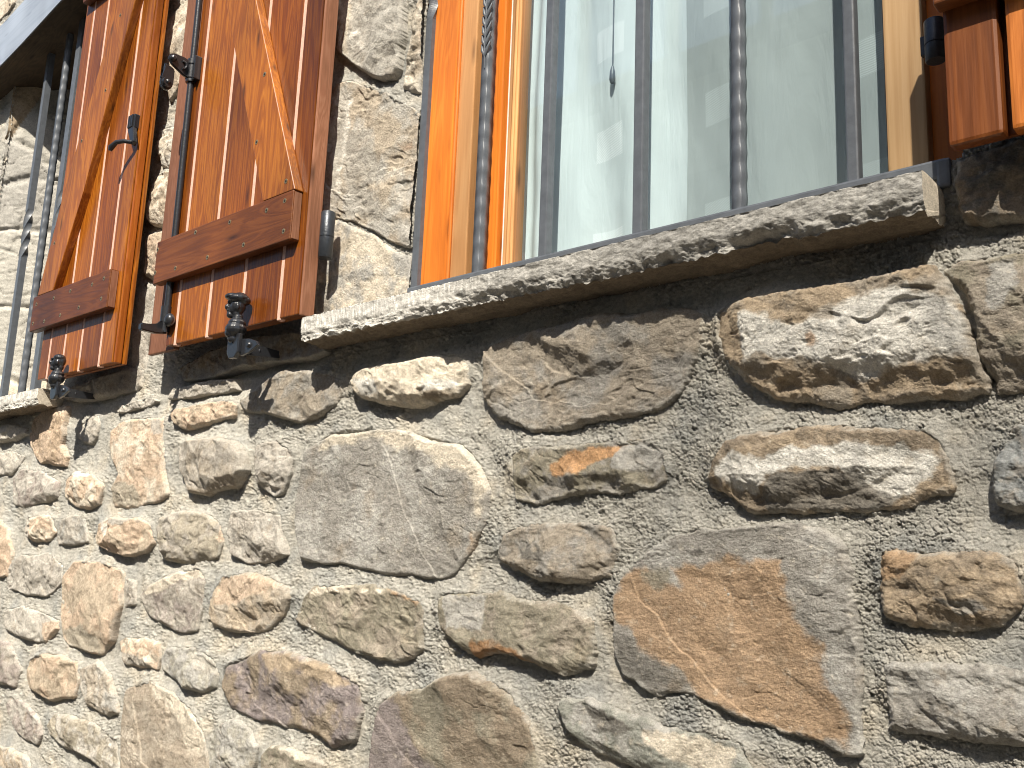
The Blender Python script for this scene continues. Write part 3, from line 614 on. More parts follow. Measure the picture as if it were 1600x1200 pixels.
    ob = mesh_obj('stone', vv, f, M_STONE, WALL, True, np.clip(col, .02, .92)[used])
    if s['lab']: ob['label'] = s['lab']
for s in stones: build_stone(s)

# the wall beyond the photograph: the same rubble, coarser, one mesh
def build_outer():
    gx = np.arange(-7.0, 3.0, .011); gz = np.arange(0.0, 4.2, .011)
    XX, ZZ = np.meshgrid(gx, gz); X = XX.ravel(); Z = ZZ.ravel()
    a = np.array([(-70+8, -90+8), (1671-8, -90+8), (1671-8, 1291-8), (-70+8, 1291-8)], float)
    inner = sdist(X, Z, [UV(p[0], p[1], 0) for p in a])
    wx = X+.03*perlin(X*5, Z*5, 5); wz = Z+.02*perlin(X*5, Z*5, 6)
    f1, f2, c = vor(wx*4.2, wz*6.8, 55)
    e = f2-f1; st = sst(.08, .24, e)*(c > .12)
    h = st*(.012+.02*c)+.004*fbm(X*25, Z*30, 57, 3)+st*.006*fbm(X*14, Z*20, 58, 3)
    out = sst(-.02, -.06, inner) if False else sst(.0, .05, -inner)
    Y = .018-(h+.018)*out
    ml, lump, l2, pit, cc = mortar_height(X, Z)
    col = mortar_colour(X, Z, lump, l2, pit, cc)
    cs = np.array([PAL[k] for k in ('grey', 'warm', 'tan', 'peach', 'lgrey', 'olive', 'brown', 'cream')])[(c*7.99).astype(int)]
    col = col+(cs*(1+.2*fbm(X*12, Z*16, 59, 3))[:, None]-col)*st[:, None]
    keep = ~in_open(X, Z)
    f, used = grid_faces(len(gx), len(gz), keep)
    # grid rows run upwards here, so flip the winding
    ob = mesh_obj('rubble_facing', np.stack([X, Y, Z], 1)[used], f[:, ::-1], M_MORTAR, WALL, True, np.clip(col, .02, .9)[used])
    ob['kind'] = 'stuff'
build_outer()

# window reveals: rough stone faces running back into the wall
def reveal(X0, z0, z1, y0, y1, side, zstep=.004, ystep=.004, splay=0):
    gz = np.arange(z0, z1, zstep); gy = np.arange(y0, y1, ystep)
    YY, ZZ = np.meshgrid(gy, gz); Y = YY.ravel(); Z = ZZ.ravel()
    wz = Z+.02*perlin(Y*9, Z*5, 61)
    f1, f2, c = vor(Y*3.1+.3, wz*5.2, 62)
    e = f2-f1
    h = .012*sst(.0, .12, e)+.006*fbm(Y*22, Z*22, 63, 4)+.003*fbm(Y*70, Z*90, 64, 4)-.006*sst(.05, .0, np.abs(fbm(Y*9, Z*11, 66, 3)))
    cs = np.array([PAL[k] for k in ('lgrey', 'cream', 'lgrey', 'cream', 'tan', 'mort')])[(c*5.99).astype(int)]
    col = cs*(1+.22*fbm(Y*18, Z*18, 65, 4))[:, None]
    v = np.stack([X0+side*h+splay*np.maximum(Y, 0), Y, Z], 1)
    f, used = grid_faces(len(gy), len(gz), np.ones(len(Y), bool))
    mesh_obj('reveal_stone', v[used], f if side < 0 else f[:, ::-1], M_STONE, WALL, True, np.clip(col, .02, .9)[used])
reveal(W1[0]-.02, W1[2]-.02, W1[3]+.02, -.006, .36, 1, splay=.9)
# the thickness of the wall, built round the two openings
core = B()
zs = 4.2
def cbox(x0, x1, z0, z1): core.box((x0, .022, z0), (x1, .42, z1))
cbox(-7, W1[0]-.002, 0, zs); cbox(W1[1], W2[0]-.002, 0, zs); cbox(W2[1]+.002, 3, 0, zs)
cbox(W1[0]-.001, W1[1], 0, W1[2]-.001); cbox(W1[0]-.001, W1[1], W1[3]+.001, zs)
cbox(W2[0]-.001, W2[1]+.001, 0, W2[2]-.001); cbox(W2[0]-.001, W2[1]+.001, W2[3]+.001, zs)
core.build('wall_core', M_CORE, WALL)
rm = B()
rm.box((-7, .41, 0), (3, .45, zs))
o = rm.build('room_backdrop', M_ROOM); o['kind'] = 'structure'; o.name = 'interior_wall'

# ---------------------------------------------------------------- window sills (rough stone slabs)
def make_sill(name, x0, x1, zt, zb, p, label, seed):
    """slab: section swept along x, front broken, underside flaked"""
    nx = int((x1-x0)/.0016); 
    xs = np.linspace(x0, x1, nx)
    # section parameter: top back -> top front -> front -> bottom front -> bottom back
    top = np.linspace(.16, -p, 40); fr = np.linspace(0, 1, 46)[1:]; bot = np.linspace(-p, .02, 60)[1:]
    sec = [(y, zt, 0) for y in top]+[(-p, zt-(zt-zb)*t, 1) for t in fr]+[(y, zb, 2) for y in bot]
    sy = np.array([a[0] for a in sec]); sz = np.array([a[1] for a in sec]); sk_ = np.array([a[2] for a in sec])
    X, K = np.meshgrid(xs, np.arange(len(sec))); X = X.ravel(); K = K.ravel()
    Y = sy[K].copy(); Z = sz[K].copy(); kk = sk_[K]
    # the lower edge of the front is broken away in scallops
    sc = fbm(X*11, X*0+seed, seed, 4, .6)
    rgt = sst(-1.1, -.8, X)
    edge = (.006+.008*rgt)*np.clip(sc+.15, -.3, 1)+.006*np.abs(perlin(X*34, X*0+2, seed+1))+.0025*perlin(X*120, X*0, seed+2)
    dep = (zt-Z)/(zt-zb)
    f = kk == 1
    r = sst(.35, 1, dep)
    Y = Y+np.where(f, (.006+.010*rgt)*r**2*np.clip(.5+sc*1.4, 0, 1.6)+.0045*fbm(X*45, Z*60, seed+3, 5, .65)*(.25+r+.6*rgt)+.006*rgt*trif(X*18, Z*26, seed+31, 3)*r+.0009*perlin(X*330, Z*60, seed+4)*(1-r*.6)*(1-rgt), 0)
    Z = Z+np.where(f, edge*dep**2, 0)
    ledge = .007*(np.floor(fbm(X*14, Z*60+Y*20, seed+5, 3)*5)/5)*r
    Y = Y+np.where(f, -ledge, 0)
    bq = kk == 2
    tb = (Y+p)/(p+.02)
    e0 = edge
    yb = .016*np.clip(.5+sc*1.4, 0, 1.6)
    Y = np.where(bq, (-p+yb)+(Y+p)*(1-yb/(p+.02)), Y)
    fl = .006*fbm(X*9, Y*34, seed+6, 4)+.003*np.floor(fbm(X*16, Y*60, seed+7, 3)*4)/2
    Z = np.where(bq, Z+e0*(1-tb)**2*.999+fl*sst(0, .12, tb), Z)
    Z = np.where(kk == 0, Z+.0012*perlin(X*30, Y*30, seed+8)-.0012*sst(-p+.003, -p, Y), Z)
    # ends
    col = np.array(PAL['lgrey'])*np.array([.98, .99, .96])
    n = fbm(X*14, Z*40+Y*14, seed+9, 4)
    c = np.array(PAL['lgrey'])[None]*(1+.30*n)[:, None]
    chis = sst(.05, .3, perlin(X*300, Z*24, seed+10))*(1-sst(.4, .75, dep))*f*(1-rgt*.9)
    c = c*(1+.45*f*(1-rgt))[:, None]; c = c+(np.array((.90, .87, .80))-c)*(chis*.9)[:, None]
    drk = sst(.1, .45, fbm(X*30, Z*90, seed+11, 4))*f
    c = c*(1-.35*drk)[:, None]
    c = np.where(bq[:, None], np.array(PAL['brown'])*.8*(1+.3*n)[:, None], c)  # shade under the slab is put into this darker brown
    nsec = len(sec)
    i = (np.arange(nsec-1)[:, None]*nx+np.arange(nx-1)[None]).ravel()
    fc = np.stack([i, i+nx, i+nx+1, i+1], 1)
    v = np.stack([X, Y, Z], 1)
    # end caps as fans of quads to the centre line
    extra = []; ev = []; base = len(v)
    for col_i, sgn in ((0, -1), (nx-1, 1)):
        idx = np.arange(nsec)*nx+col_i
        for ring in range(0, 5):
            for k in range(nsec):
                q = v[idx[k]]; mid = np.array([q[0], .02, (zt+zb)/2])
                t = ring/4*.96
                pnt = q*(1-t)+mid*t; pnt[0] = q[0]+sgn*.0022*min(ring, 2)/2
                ev.append(pnt)
        off = base+(0 if sgn < 0 else 5*nsec)
        rows = [off+np.arange(nsec)+r_*nsec for r_ in range(5)]
        for a, b in zip(rows, rows[1:]):
            for k in range(nsec-1):
                q = (a[k], a[k+1], b[k+1], b[k])
                extra.append(q if sgn > 0 else q[::-1])
    ev = np.array(ev); v = np.vstack([v, ev]); fc = np.vstack([fc, np.array(extra)])
    ce = np.tile(np.array(PAL['cream'])[None]*.92, (len(ev), 1))*(1+.15*fbm(ev[:, 1]*40, ev[:, 2]*40, seed, 3))[:, None]
    c = np.vstack([c, ce])
    o = mesh_obj(name, v, fc, M_SILL, None, True, np.clip(c, .02, .95))
    # set the origin at the slab's own middle
    m = np.array([(x0+x1)/2, 0, zb])
    me = o.data; co = np.empty(len(me.vertices)*3, np.float32); me.vertices.foreach_get('co', co)
    co = (co.reshape(-1, 3)-m.astype(np.float32)).ravel(); me.vertices.foreach_set('co', co); o.location = m; me.update()
    return tag(o, label, 'window sill', 'stone window sills')
P = .065
zt = U(960, 380, -P).z
make_sill('window_sill', U(470, 515, -P).x, U(1441, 290, -P).x, zt+.001, zt-.043, P, 'long rough grey stone sill under the right window with the curtain', 3)
zl = U(60, 606, -P).z
make_sill('window_sill', -3.30, U(60, 606, -P).x, zl, zl-.042, P, 'short end of stone sill under the left window beside the smaller shutter', 40)

# ---------------------------------------------------------------- lintel beam over the left window
bm_ = B()
yb = -.075
A0 = U(-60, 168, yb); A1 = U(98, 0, yb); T0 = U(-60, 92, yb); T1 = U(32, 0, yb)
def ext(a, b, x): t = (x-a.x)/(b.x-a.x); return a.z+(b.z-a.z)*t
xl, xr = -3.75, -2.25
low = [(x, ext(A0, A1, x)) for x in np.linspace(xl, xr, 14)]
top = [(x, ext(A0, A1, x)+.165) for x in np.linspace(xr, xl, 14)]
zb_l = np.mean([q[1] for q in low])
zb_l = ext(A0, A1, -3.0)
low = [(x, zb_l+(z-zb_l)*.85+.006*math.sin(x*7)) for x, z in low]
top = [(x, zb_l+(ext(A0, A1, x)-zb_l)*.7+.165+.008*math.sin(x*5+1)) for x, z in top]
dz = A1.z-(zb_l)  # keep the beam passing through the point seen in the photo
bm_.prism([(x, z) for x, z in low]+[(x, z) for x, z in top], yb, .24, .012, 3)
o = bm_.build('lintel_beam', M_BEAMD)
bf = B(); bf.prism([(x, z+.004) for x, z in low]+[(x, z-.004) for x, z in top], yb-.003, yb+.004, .0015, 2); bf.build('sheen_face', M_BEAM_SHEEN, o)  # thin pale slab: sky sheen of the dark varnish put into its colour
tag(o, 'thick dark timber lintel beam with painted-on grey sky sheen above the left window', 'beam')
LINZ = zb_l

# ---------------------------------------------------------------- grilles
def bar_straight(b, x, z0, z1, y=-.004, s=.0145): b.box((x, y, z0), (x+s, y+s, z1), .0022, 2)
def bar_twist(b, x, z0, z1, y=-.004, s=.0155, tz=(2.9, 3.05), turns=1.5):
    cxx, cy = x+s/2, y+s/2
    zsq = [z0]+list(np.linspace(tz[0], tz[1], 46))+[z1]
    rings = []; n0 = set(b.bm.faces)
    for z in zsq:
        a = min(max((z-tz[0])/(tz[1]-tz[0]), 0), 1)*turns*math.pi
        r = []
        for k in range(8):
            ang = k*math.pi/4+a+math.pi/4
            rad = s/2*(1.40 if k % 2 == 0 else 1.0)
            r.append(b.bm.verts.new((cxx+rad*math.cos(ang), cy+rad*math.sin(ang), z)))
        rings.append(r)
    for r0, r1 in zip(rings, rings[1:]):
        for k in range(8): b.bm.faces.new((r0[k], r0[(k+1) % 8], r1[(k+1) % 8], r1[k]))
    b._rnd([f for f in b.bm.faces if f not in n0])
def bar_wavy(b, x, z0, z1, y=-.004, s=.018, leaf=None):
    cxx, cy = x+s/2, y+s/2
    rings = []; n0 = set(b.bm.faces)
    for j, z in enumerate(np.arange(z0, z1, .004)):
        wv = math.sin(z*2*math.pi/.031+.5*math.sin(z*9)); r = []
        for (ux, uy) in ((-1, -1), (.62+.10*wv, -1.0), (.84+.10*wv, -.80), (1, .2), (1, 1), (0, 1), (-1, 1), (-1-.05*wv, 0)):
            sx = 1+.05*wv
            if ux < 0 and uy < 0: sx = 1-.06*wv
            r.append(b.bm.verts.new((cxx+ux*s/2*sx, cy+uy*s/2*(1+.05*wv), z)))
        rings.append(r)
    for r0, r1 in zip(rings, rings[1:]):
        for k in range(8): b.bm.faces.new((r0[k], r0[(k+1) % 8], r1[(k+1) % 8], r1[k]))
    for f in b.bm.faces:
        if f not in n0: f.smooth = True
    if leaf:
        for z in np.arange(leaf[0], leaf[1], .0165):
            for sg in (-1, 1):
                p0 = (cxx, cy-s*.60, z); p1 = (cxx+sg*s*.62, cy-s*.46, z+.024)
                b.tube([p0, ((p0[0]+p1[0])/2, cy-s*.62, z+.010), p1], [.0016, .0030, .0016], 8)
        b.tube([(cxx, cy-s*.55, leaf[0]-.02), (cxx, cy-s*.66, leaf[0]+.01), (cxx, cy-s*.62, leaf[1])], [.0008, .0018, .0018], 8)
    b._rnd([f for f in b.bm.faces if f not in n0])
G = root('window_grille', 'grey iron grille of plain and wavy bars in front of the curtained right window', 'window grille', (-.7, 0, 2.04), 'wrought iron window grilles')
zr = U(1000, 362, -.006).z
bt = 3.27
xb = [U(641, 450, -.004).x, U(736, 426, -.004).x, U(840, 401, -.004).x, U(987, 362, -.004).x, U(1143.5, 318, -.004).x, U(1323, 275, -.004).x]
zlo = zr-.004
b = B(); bar_twist(b, xb[0], zlo, bt, tz=(U(668, 36, 0).z, U(668, 36, 0).z+.16)); b.build('bar', M_IRON, G)
b = B(); bar_wavy(b, xb[1]+.001, zlo, bt, s=.0145, leaf=(U(757, 92, 0).z, U(757, 92, 0).z+.17)); o = b.build('bar', M_IRON, G); o['label'] = 'hammered bar with leaf pattern'
b = B(); bar_straight(b, xb[2], zlo, bt); b.build('bar', M_IRON, G)
b = B(); bar_straight(b, xb[3], zlo, bt, s=.0156); b.build('bar', M_IRON, G)
b = B(); bar_wavy(b, xb[4], zlo, bt, s=.0138); o = b.build('bar', M_IRON, G); o['label'] = 'wavy hammered bar'
b = B(); bar_straight(b, xb[5], zlo, bt, s=.0137); b.build('bar', M_IRON, G)
b = B(); b.box((xb[0]-.004, -.008, zr-.022), (U(1480, 240, -.008).x, .018, zr), .003); 
b.box((U(1462, 244, -.01).x, -.012, zr-.034), (U(1484, 240, -.01).x, .03, zr-.002), .003)
b.build('bottom_rail', M_IRON, G)
G1 = root('window_grille', 'grey iron grille of the left window, partly hidden behind the narrower shutter', 'window grille', (-2.9, 0, 2.0), 'wrought iron window grilles')
z1b = zl+.004; xl1 = [U(46, 300, 0).x, U(75, 300, 0).x, U(91, 298, 0).x, U(117, 300, 0).x]
b = B(); bar_twist(b, xl1[0], z1b, 3.2, s=.017, tz=(U(40, 400, 0).z, U(40, 330, 0).z)); b.build('bar', M_IRON, G1)
b = B(); bar_wavy(b, xl1[1]-.01, z1b, 3.2, s=.015); b.build('bar', M_IRON, G1)
b = B(); bar_twist(b, xl1[2]+.01, z1b, 3.2, s=.017, tz=(U(84, 380, 0).z, U(84, 305, 0).z)); b.build('bar', M_IRON, G1)
b = B(); bar_straight(b, U(49, 605, 0).x, z1b, 3.2, s=.02); b.build('bar', M_IRON, G1)
b = B(); b.box((W1[0]+.01, -.006, z1b-.012), (-2.44, .014, z1b+.004), .002); b.build('bottom_rail', M_IRON, G1)

# ---------------------------------------------------------------- right window
WN = root('window', 'orange varnished pine window with one large pane, behind the iron grille', 'window', (-.72, .06, 2.04))
zf0, zf1 = W2[2]-.02, W2[3]
ya = .004
xL1 = U(698, 436, ya).x
yA = ya+.012
b = B(); b.box((W2[0]-.01, ya, zf0), (xL1-.004, ya+.05, zf1), .003)
b.tube([(xL1-.002, ya+.004, zf0), (xL1-.002, ya+.004, zf1)], .0035, 10)
b.build('frame', M_ORANGE, WN)
b = B(); b.box((xL1-.004, ya+.006, zf0), (U(728, 429, ya+.008).x, yA+.01, zf1), .002); b.build('frame_sheen_lining', M_PINE, WN)  # sheen of the jamb's bright face is put into this paler wood
ys = yA+.004
xs0, xs1 = U(752, 424, ys).x, U(773, 418, ys).x
b = B(); b.box((xs0, ys, zf0), (xs1, ys+.02, zf1), .002); o = b.build('sash', M_ORANGE, WN)
b2 = B(); b2.box((xs1-.006, ys+.003, zf0), (U(777, 418, ys+.01).x, ys+.028, zf1), .001); b2.build('gasket', M_DARK, o)
b2 = B(); b2.box((U(777.5, 418, ys+.012).x-.008, ys+.014, zf0), (U(784, 416, ys+.014).x, ys+.03, zf1), .001); b2.build('seal_strip', M_WHITE, o)
yg = ys+.020
b2 = B()
xg0, xg1 = U(784.5, 415, yg-.012).x, U(801, 411, yg-.012).x
for k in range(4): b2.box((xg0+(xg1-xg0)*k/4, yg-.012+.0018*k, zf0), (xg0+(xg1-xg0)*(k+1)/4-.0006, yg+.01, zf1), .0012)
b2.build('glazing_bead', M_PINE, o)
yr = .014
xp0, xp1 = U(1387, 259, yr).x, U(1451, 245, yr).x
b = B(); b.box((xp0, yr, zf0), (xp1, yr+.06, zf1), .003); o = b.build('sash', M_PINE2, WN); o['label'] = 'pale tan pine post with a knot'
b2 = B(); b2.box((xp0-.0035, yr+.01, zf0), (xp0+.0005, yr+.04, zf1), .0008); b2.build('gasket', M_DARK, o)
b = B(); b.box((U(1457, 244, .03).x, .03, zf0), (W2[1]+.01, .11, zf1), .002); b.build('frame', M_ORANGE, WN)
b = B(); b.box((xp1-.002, yr+.03, zf0), (U(1457, 244, .03).x+.004, yr+.07, zf1)); b.build('gasket', M_DARK, WN)
b = B(); b.box((W2[0], .06, zf0-.03), (W2[1], .15, zf0+.03), .002); b.build('bottom_board', M_ORANGE, WN)
b = B(); b.box((xg1-.01, yg, zf0), (xp0+.004, yg+.004, zf1)); b.build('pane', M_GLASS, WN)
# black board put in for the shade between frame and sash
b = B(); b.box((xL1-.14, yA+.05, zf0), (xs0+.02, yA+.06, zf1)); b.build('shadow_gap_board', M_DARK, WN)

# ---------------------------------------------------------------- curtains
def curtain(name, x0, x1, y, z0, z1, m, folds, label, seed):
    nx = int((x1-x0)/.003); gx = np.linspace(x0, x1, nx); gz = np.linspace(z0, z1, 120)
    XX, ZZ = np.meshgrid(gx, gz); X = XX.ravel(); Z = ZZ.ravel()
    Y = y+folds(X, Z)
    f, used = grid_faces(nx, 120, np.ones(len(X), bool))
    v = np.stack([X, Y, Z], 1)[used]; n = len(v)
    v2 = v+np.array([0, .0012, 0])
    o = mesh_obj(name, np.vstack([v, v2]), np.vstack([f[:, ::-1], f+n]), m, None, True)
    return tag(o, label, 'curtain')
xc = U(1074, 330, yg+.016).x
def folds_l(X, Z):
    e = np.exp(-((X-x_l)/.07)**2)
    return .007*np.sin((X-x_l)*44+.9*np.sin(Z*3.1)+2*fbm(X*3, Z*2, 17, 2))+.008*e*np.sin((X-x_l)*150+1.6*np.sin(Z*4.1)+Z*3)+.004*fbm(X*12, Z*5, 7, 4)
def folds_r(X, Z): return .006*np.sin(X*26+1+.7*np.sin(Z*2.2)+2*fbm(X*3, Z*2, 18, 2))+.004*fbm(X*10, Z*5, 9, 4)
x_l = U(801, 412, yg+.02).x-.02
curtain('curtain', x_l, xc, yg+.024, W2[2]-.02, W2[3], M_CURT, folds_l, 'white woven curtain hanging behind the left part of the window pane', 1)
curtain('curtain', xc-.006, -.25, yg+.018, W2[2]-.02, W2[3], M_CURT_DIM, folds_r, 'curtain with dimmer light painted in, hanging behind the right part of the window pane', 2)
b = B(); q1 = U(957, 108, yg+.013)
b.tube([(q1.x, yg+.013, 3.2), (q1.x, yg+.013, q1.z)], .0010, 6)
o = b.build('blind_cord', M_IRON); 
b = B(); b.tube([(q1.x, yg+.013, q1.z+.004), (q1.x, yg+.013, q1.z-.004), (q1.x, yg+.013, q1.z-.016), (q1.x, yg+.013, q1.z-.022)], [.002, .0040, .0046, .003], 12)
b.build('cord_pull', M_IRON, o)
tag(o, 'thin blind cord with small drop shaped pull hanging behind the glass', 'blind cord')

# ---------------------------------------------------------------- shutters
YF, YBK, YBT = -.070, -.043, -.089       # front of boards, back of frame, front of battens
def screws(parent, pts, y):
    for px, py in pts:
        q = U(px, py, y); b = B()
        b.tube([(q.x, y+.002, q.z), (q.x, y-.0004, q.z)], [.0046, .0046], 14)
        s = b.build('screw', M_BRASS, parent)
        b = B(); b.tube([(q.x, y-.0004, q.z), (q.x, y-.0009, q.z)], [.0025, .0022], 8)
        k = b.build('screw_slot', M_SCREWHOLE, parent)
def boards(sh, xs, z0, z1, gap=.0065, bev=.0016, mt=M_SHUT):
    b = B()
    for a, c in zip(xs, xs[1:]):
        b.box((a+.0046, YF, z0), (c-.0046, YF+.020, z1), bev, 2)
    b.box((xs[0]+.004, YF+.012, z0+.001), (xs[-1]-.004, YF+.022, z1-.001))
    bp = b.build('board_panel', mt, sh); b = B()
    for a in xs[1:-1]: b.box((a-.0056, YF+.0006, z0-.0030), (a+.0056, YF+.012, z1-.002), .001, 1)
    b.build('glint_tongue', M_GLINT_TONGUE, bp)  # groove glints are put into the pale colour of these strips
    return bp

# --- middle shutter
S2 = root('shutter', 'larger varnished wooden shutter with black bolt rod, opened left of the right window', 'shutter', (U(490, 490, YBK).x, YBK, 2.03), 'varnished wooden shutters')
zt2 = 3.24
zb2 = U(360, 516, YF).z
xs2 = [U(x, y, YF).x for x, y in ((257.5, 535), (273, 533), (322.5, 522), (375.6, 510), (434.6, 498), (467.7, 494))]
boards(S2, xs2, zb2, zt2)
b = B(); b.box((U(241, 536, YBK).x, YF+.016, zb2-.004), (xs2[0]+.012, YBK, zt2), .002); b.build('rear_stile', M_ENDG, S2)
b = B(); b.box((xs2[-1]-.001, YF-.001, zb2-.003), (xs2[-1]+.0045, YBK, zt2), .002); b.build('edge_strip', M_ENDG, S2)
b = B(); b.box((xs2[0]+.01, YF+.023, zb2+.002), (xs2[-1]-.002, YBK+.001, zt2), .001); b.build('rear_panel', M_SHUT, S2)
def batten(sh, q, rows, endm=True, horiz=M_SHUTH, y=YBT):
    pts = [U(a, c, y) for a, c in q]
    x0 = (pts[0].x+pts[3].x)/2; x1 = (pts[1].x+pts[2].x)/2
    zt_ = (pts[0].z+pts[1].z)/2; zb_ = (pts[2].z+pts[3].z)/2
    b = B(); b.box((x0, y, zb_), (x1, YF+.0005, zt_), .0028, 3); o = b.build('batten', horiz, sh)
    b = B(); b.box((x1-.0015, y+.003, zb_+.003), (x1+.0008, YF-.001, zt_-.003), .0005); b.build('end_grain', M_ENDG, o)
    screws(o, rows, y)
    return x0, x1, zb_, zt_
bt2 = batten(S2, ((245, 377.7), (459.2, 296.4), (452, 375), (239.7, 443)),
   [(445, 313.5), (416.5, 328.5), (359, 347), (305.5, 363), (246.5, 390), (443, 361), (380.5, 382.5), (324, 402), (274, 419), (242.5, 426)], YBT)
def brace(sh, P0, P1, w0, zlim, mt=M_SHUT, y=YBT):
    """P0 bottom centre, P1 another centre point, extended to zlim"""
    d = (P1-P0); d.y = 0; t = (zlim-P0.z)/d.z; e = P0+d*t; n = Vector((-d.z, 0, d.x)).normalized()*w0/2
    pts = [(P0.x-n.x, P0.z-n.z), (P0.x+n.x, P0.z+n.z), (e.x+n.x, zlim), (e.x-n.x, zlim)]
    if n.x > 0: pts = [(P0.x-n.x, P0.z-n.z), (P0.x+n.x, P0.z+n.z), (e.x+n.x, zlim), (e.x-n.x, zlim)]
    return pts
def brace_px(sh, L0, R0, L1, R1, zlo, zhi, scr, y=YBT, mt=M_BRACE):
    l0, r0, l1, r1 = [U(*p, y) for p in (L0, R0, L1, R1)]
    def at(a, c, z): t = (z-a.z)/(c.z-a.z); return a.x+(c.x-a.x)*t
    b = B(); b.prism([(at(l0, l1, zlo), zlo), (at(r0, r1, zlo), zlo), (at(r0, r1, zhi), zhi), (at(l0, l1, zhi), zhi)], y, YF+.0004, .0026, 3)
    o = b.build('brace', mt, sh); screws(o, scr, y)
brace_px(S2, (409.6, 311), (461, 297), (352, 0), (400, 0), bt2[3]-.0005, 3.02, [(447, 283), (413.5, 116), (401, 222)], YBT)
b = B(); b.box((xs2[0]-.01, YBT, 3.0), (xs2[-1]-.03, YF+.0005, 3.11), .0028, 3); b.build('batten', M_SHUTH, S2)
# bolt rod with its bracket and foot
yr_ = YF-.006
ra = U(310, 0, yr_); rb = U(261, 488, yr_); xr_ = (ra.x+rb.x)/2
b = B(); b.tube([(ra.x, yr_, 3.2), (rb.x, yr_, rb.z-.002)], .0068, 18); rod = b.build('bolt_rod', M_BLACK, S2)
zf_ = U(252, 524, yr_).z; xf = U(258, 505, yr_).x
b = B(); b.tube([(xf, yr_, U(259, 480, yr_).z), (xf, yr_, zf_+.004)], .0108, 18)
b.prism_x([(yr_+.004, zf_+.030), (yr_-.010, zf_+.028), (yr_-.018, zf_+.016), (yr_-.052, zf_+.013), (yr_-.052, zf_-.001), (yr_-.020, zf_-.002), (yr_+.004, zf_+.002)], xf-.007, xf+.007, .0022)
b.ball(U(265, 500, yr_-.004), .0125, (1, .8, 1.1)); b.build('rod_foot', M_BLACK, rod)
zk = U(300, 112, yr_); X0 = zk.x; Z0 = zk.z
b = B()
b.tube([(X0, yr_, Z0-.026), (X0, yr_, Z0+.026)], .0112, 18)
b.tube([(X0, yr_, Z0-.018), (X0, yr_, Z0-.014)], .0130, 18); b.tube([(X0, yr_, Z0+.014), (X0, yr_, Z0+.018)], .0130, 18)
b.box((X0+.002, yr_-.004, Z0-.024), (X0+.026, YF+.001, Z0+.024), .002)
b.box((X0+.022, yr_-.010, Z0-.026), (X0+.027, YF+.001, Z0+.026), .0015)
b.prism_x([(yr_-.004, Z0+.020), (yr_-.004, Z0-.020), (yr_-.020, Z0-.018), (yr_-.048, Z0-.004), (yr_-.056, Z0+.006), (yr_-.052, Z0+.018), (yr_-.042, Z0+.023), (yr_-.022, Z0+.022)], X0-.003, X0+.004, .0018)
b.tube([(X0+.003, yr_-.046, Z0+.009), (X0+.008, yr_-.046, Z0+.009), (X0+.010, yr_-.046, Z0+.009)], [.0075, .0065, .003], 14)
ring = [(X0+.006, yr_-.024+.0075*math.cos(q), Z0+.003+.0085*math.sin(q)) for q in np.linspace(-1.7, 1.9, 12)]
b.tube(ring, .0024, 8)
b.prism_x([(yr_-.058, Z0-.002), (yr_-.036, Z0-.010), (yr_-.036, Z0-.046), (yr_-.042, Z0-.058), (yr_-.052, Z0-.062), (yr_-.062, Z0-.056), (yr_-.065, Z0-.044), (yr_-.060, Z0-.034)], X0-.012, X0-.002, .0024)
b.tube([(X0-.004, yr_-.051, Z0-.046), (X0+.004, yr_-.051, Z0-.046)], [.0115, .0105], 16)
b.tube([(X0+.003, yr_-.051, Z0-.046), (X0+.006, yr_-.051, Z0-.046), (X0+.0075, yr_-.051, Z0-.046)], [.0062, .005, .0025], 14)
b.build('bolt_bracket', M_BLACK, S2)
# hinge
def hinge(sh, px, pt, pb, pm, y=-.045, r=.0125):
    xh = U(px, (pt+pb)/2, y).x; zT = U(px, pt, y).z; zB = U(px, pb, y).z; zM = U(px, pm, y).z
    b = B(); b.tube([(xh, y, zM+.0006), (xh, y, zT-.001), (xh, y, zT)], [r, r, r-.001], 22)
    b.tube([(xh, y, zB), (xh, y, zB+.001), (xh, y, zM-.0006)], [r-.001, r, r], 22)
    b.tube([(xh, y, zB+.004), (xh, y, zT-.004)], r*.93, 18)
    b.box((xh-.016, y+.002, zB+.012), (xh-.002, y+.008, zT-.012), .001)
    b.build('hinge', M_HINGE, sh)
hinge(S2, 510.5, 333, 403, 371)

# --- left shutter
S1 = root('shutter', 'narrower varnished wooden shutter with diagonal brace and latch, nearest the left window', 'shutter', (U(192, 568, YBK).x, YBK, 2.01), 'varnished wooden shutters')
zb1 = U(120, 579, YF).z
xs1_ = [U(x, y, YF).x for x, y in ((57, 594), (72, 590), (95, 584), (121.6, 578), (153, 571.5), (176, 565))]
boards(S1, xs1_, zb1, 3.22)
b = B(); b.box((xs1_[-1]+.0005, YF+.001, zb1-.001), (xs1_[-1]+.006, YF+.017, 3.22), .002); b.build('edge_strip', M_STRIP, S1)
b = B(); b.box((xs1_[0]+.01, YF+.019, zb1-.003), (xs1_[-1]+.012, YBK, 3.22), .002); b.build('rear_stile', M_SHUT, S1)
bt1 = batten(S1, ((50, 466), (173, 419), (166.7, 480), (48, 518)), [(162.5, 435), (144, 444.5), (110, 454.5), (84, 466), (158, 466.5), (123, 480.5), (94, 492.5), (69, 502), (51.5, 505.5), (57, 475.5)])
br = [U(*q, YBT) for q in ((58, 463), (82, 455), (130, 300), (211, 0), (186, 0), (100, 300))]
def atz(a, c, z): t = (z-a.z)/(c.z-a.z); return a.x+(c.x-a.x)*t
z_ = bt1[3]-.0005
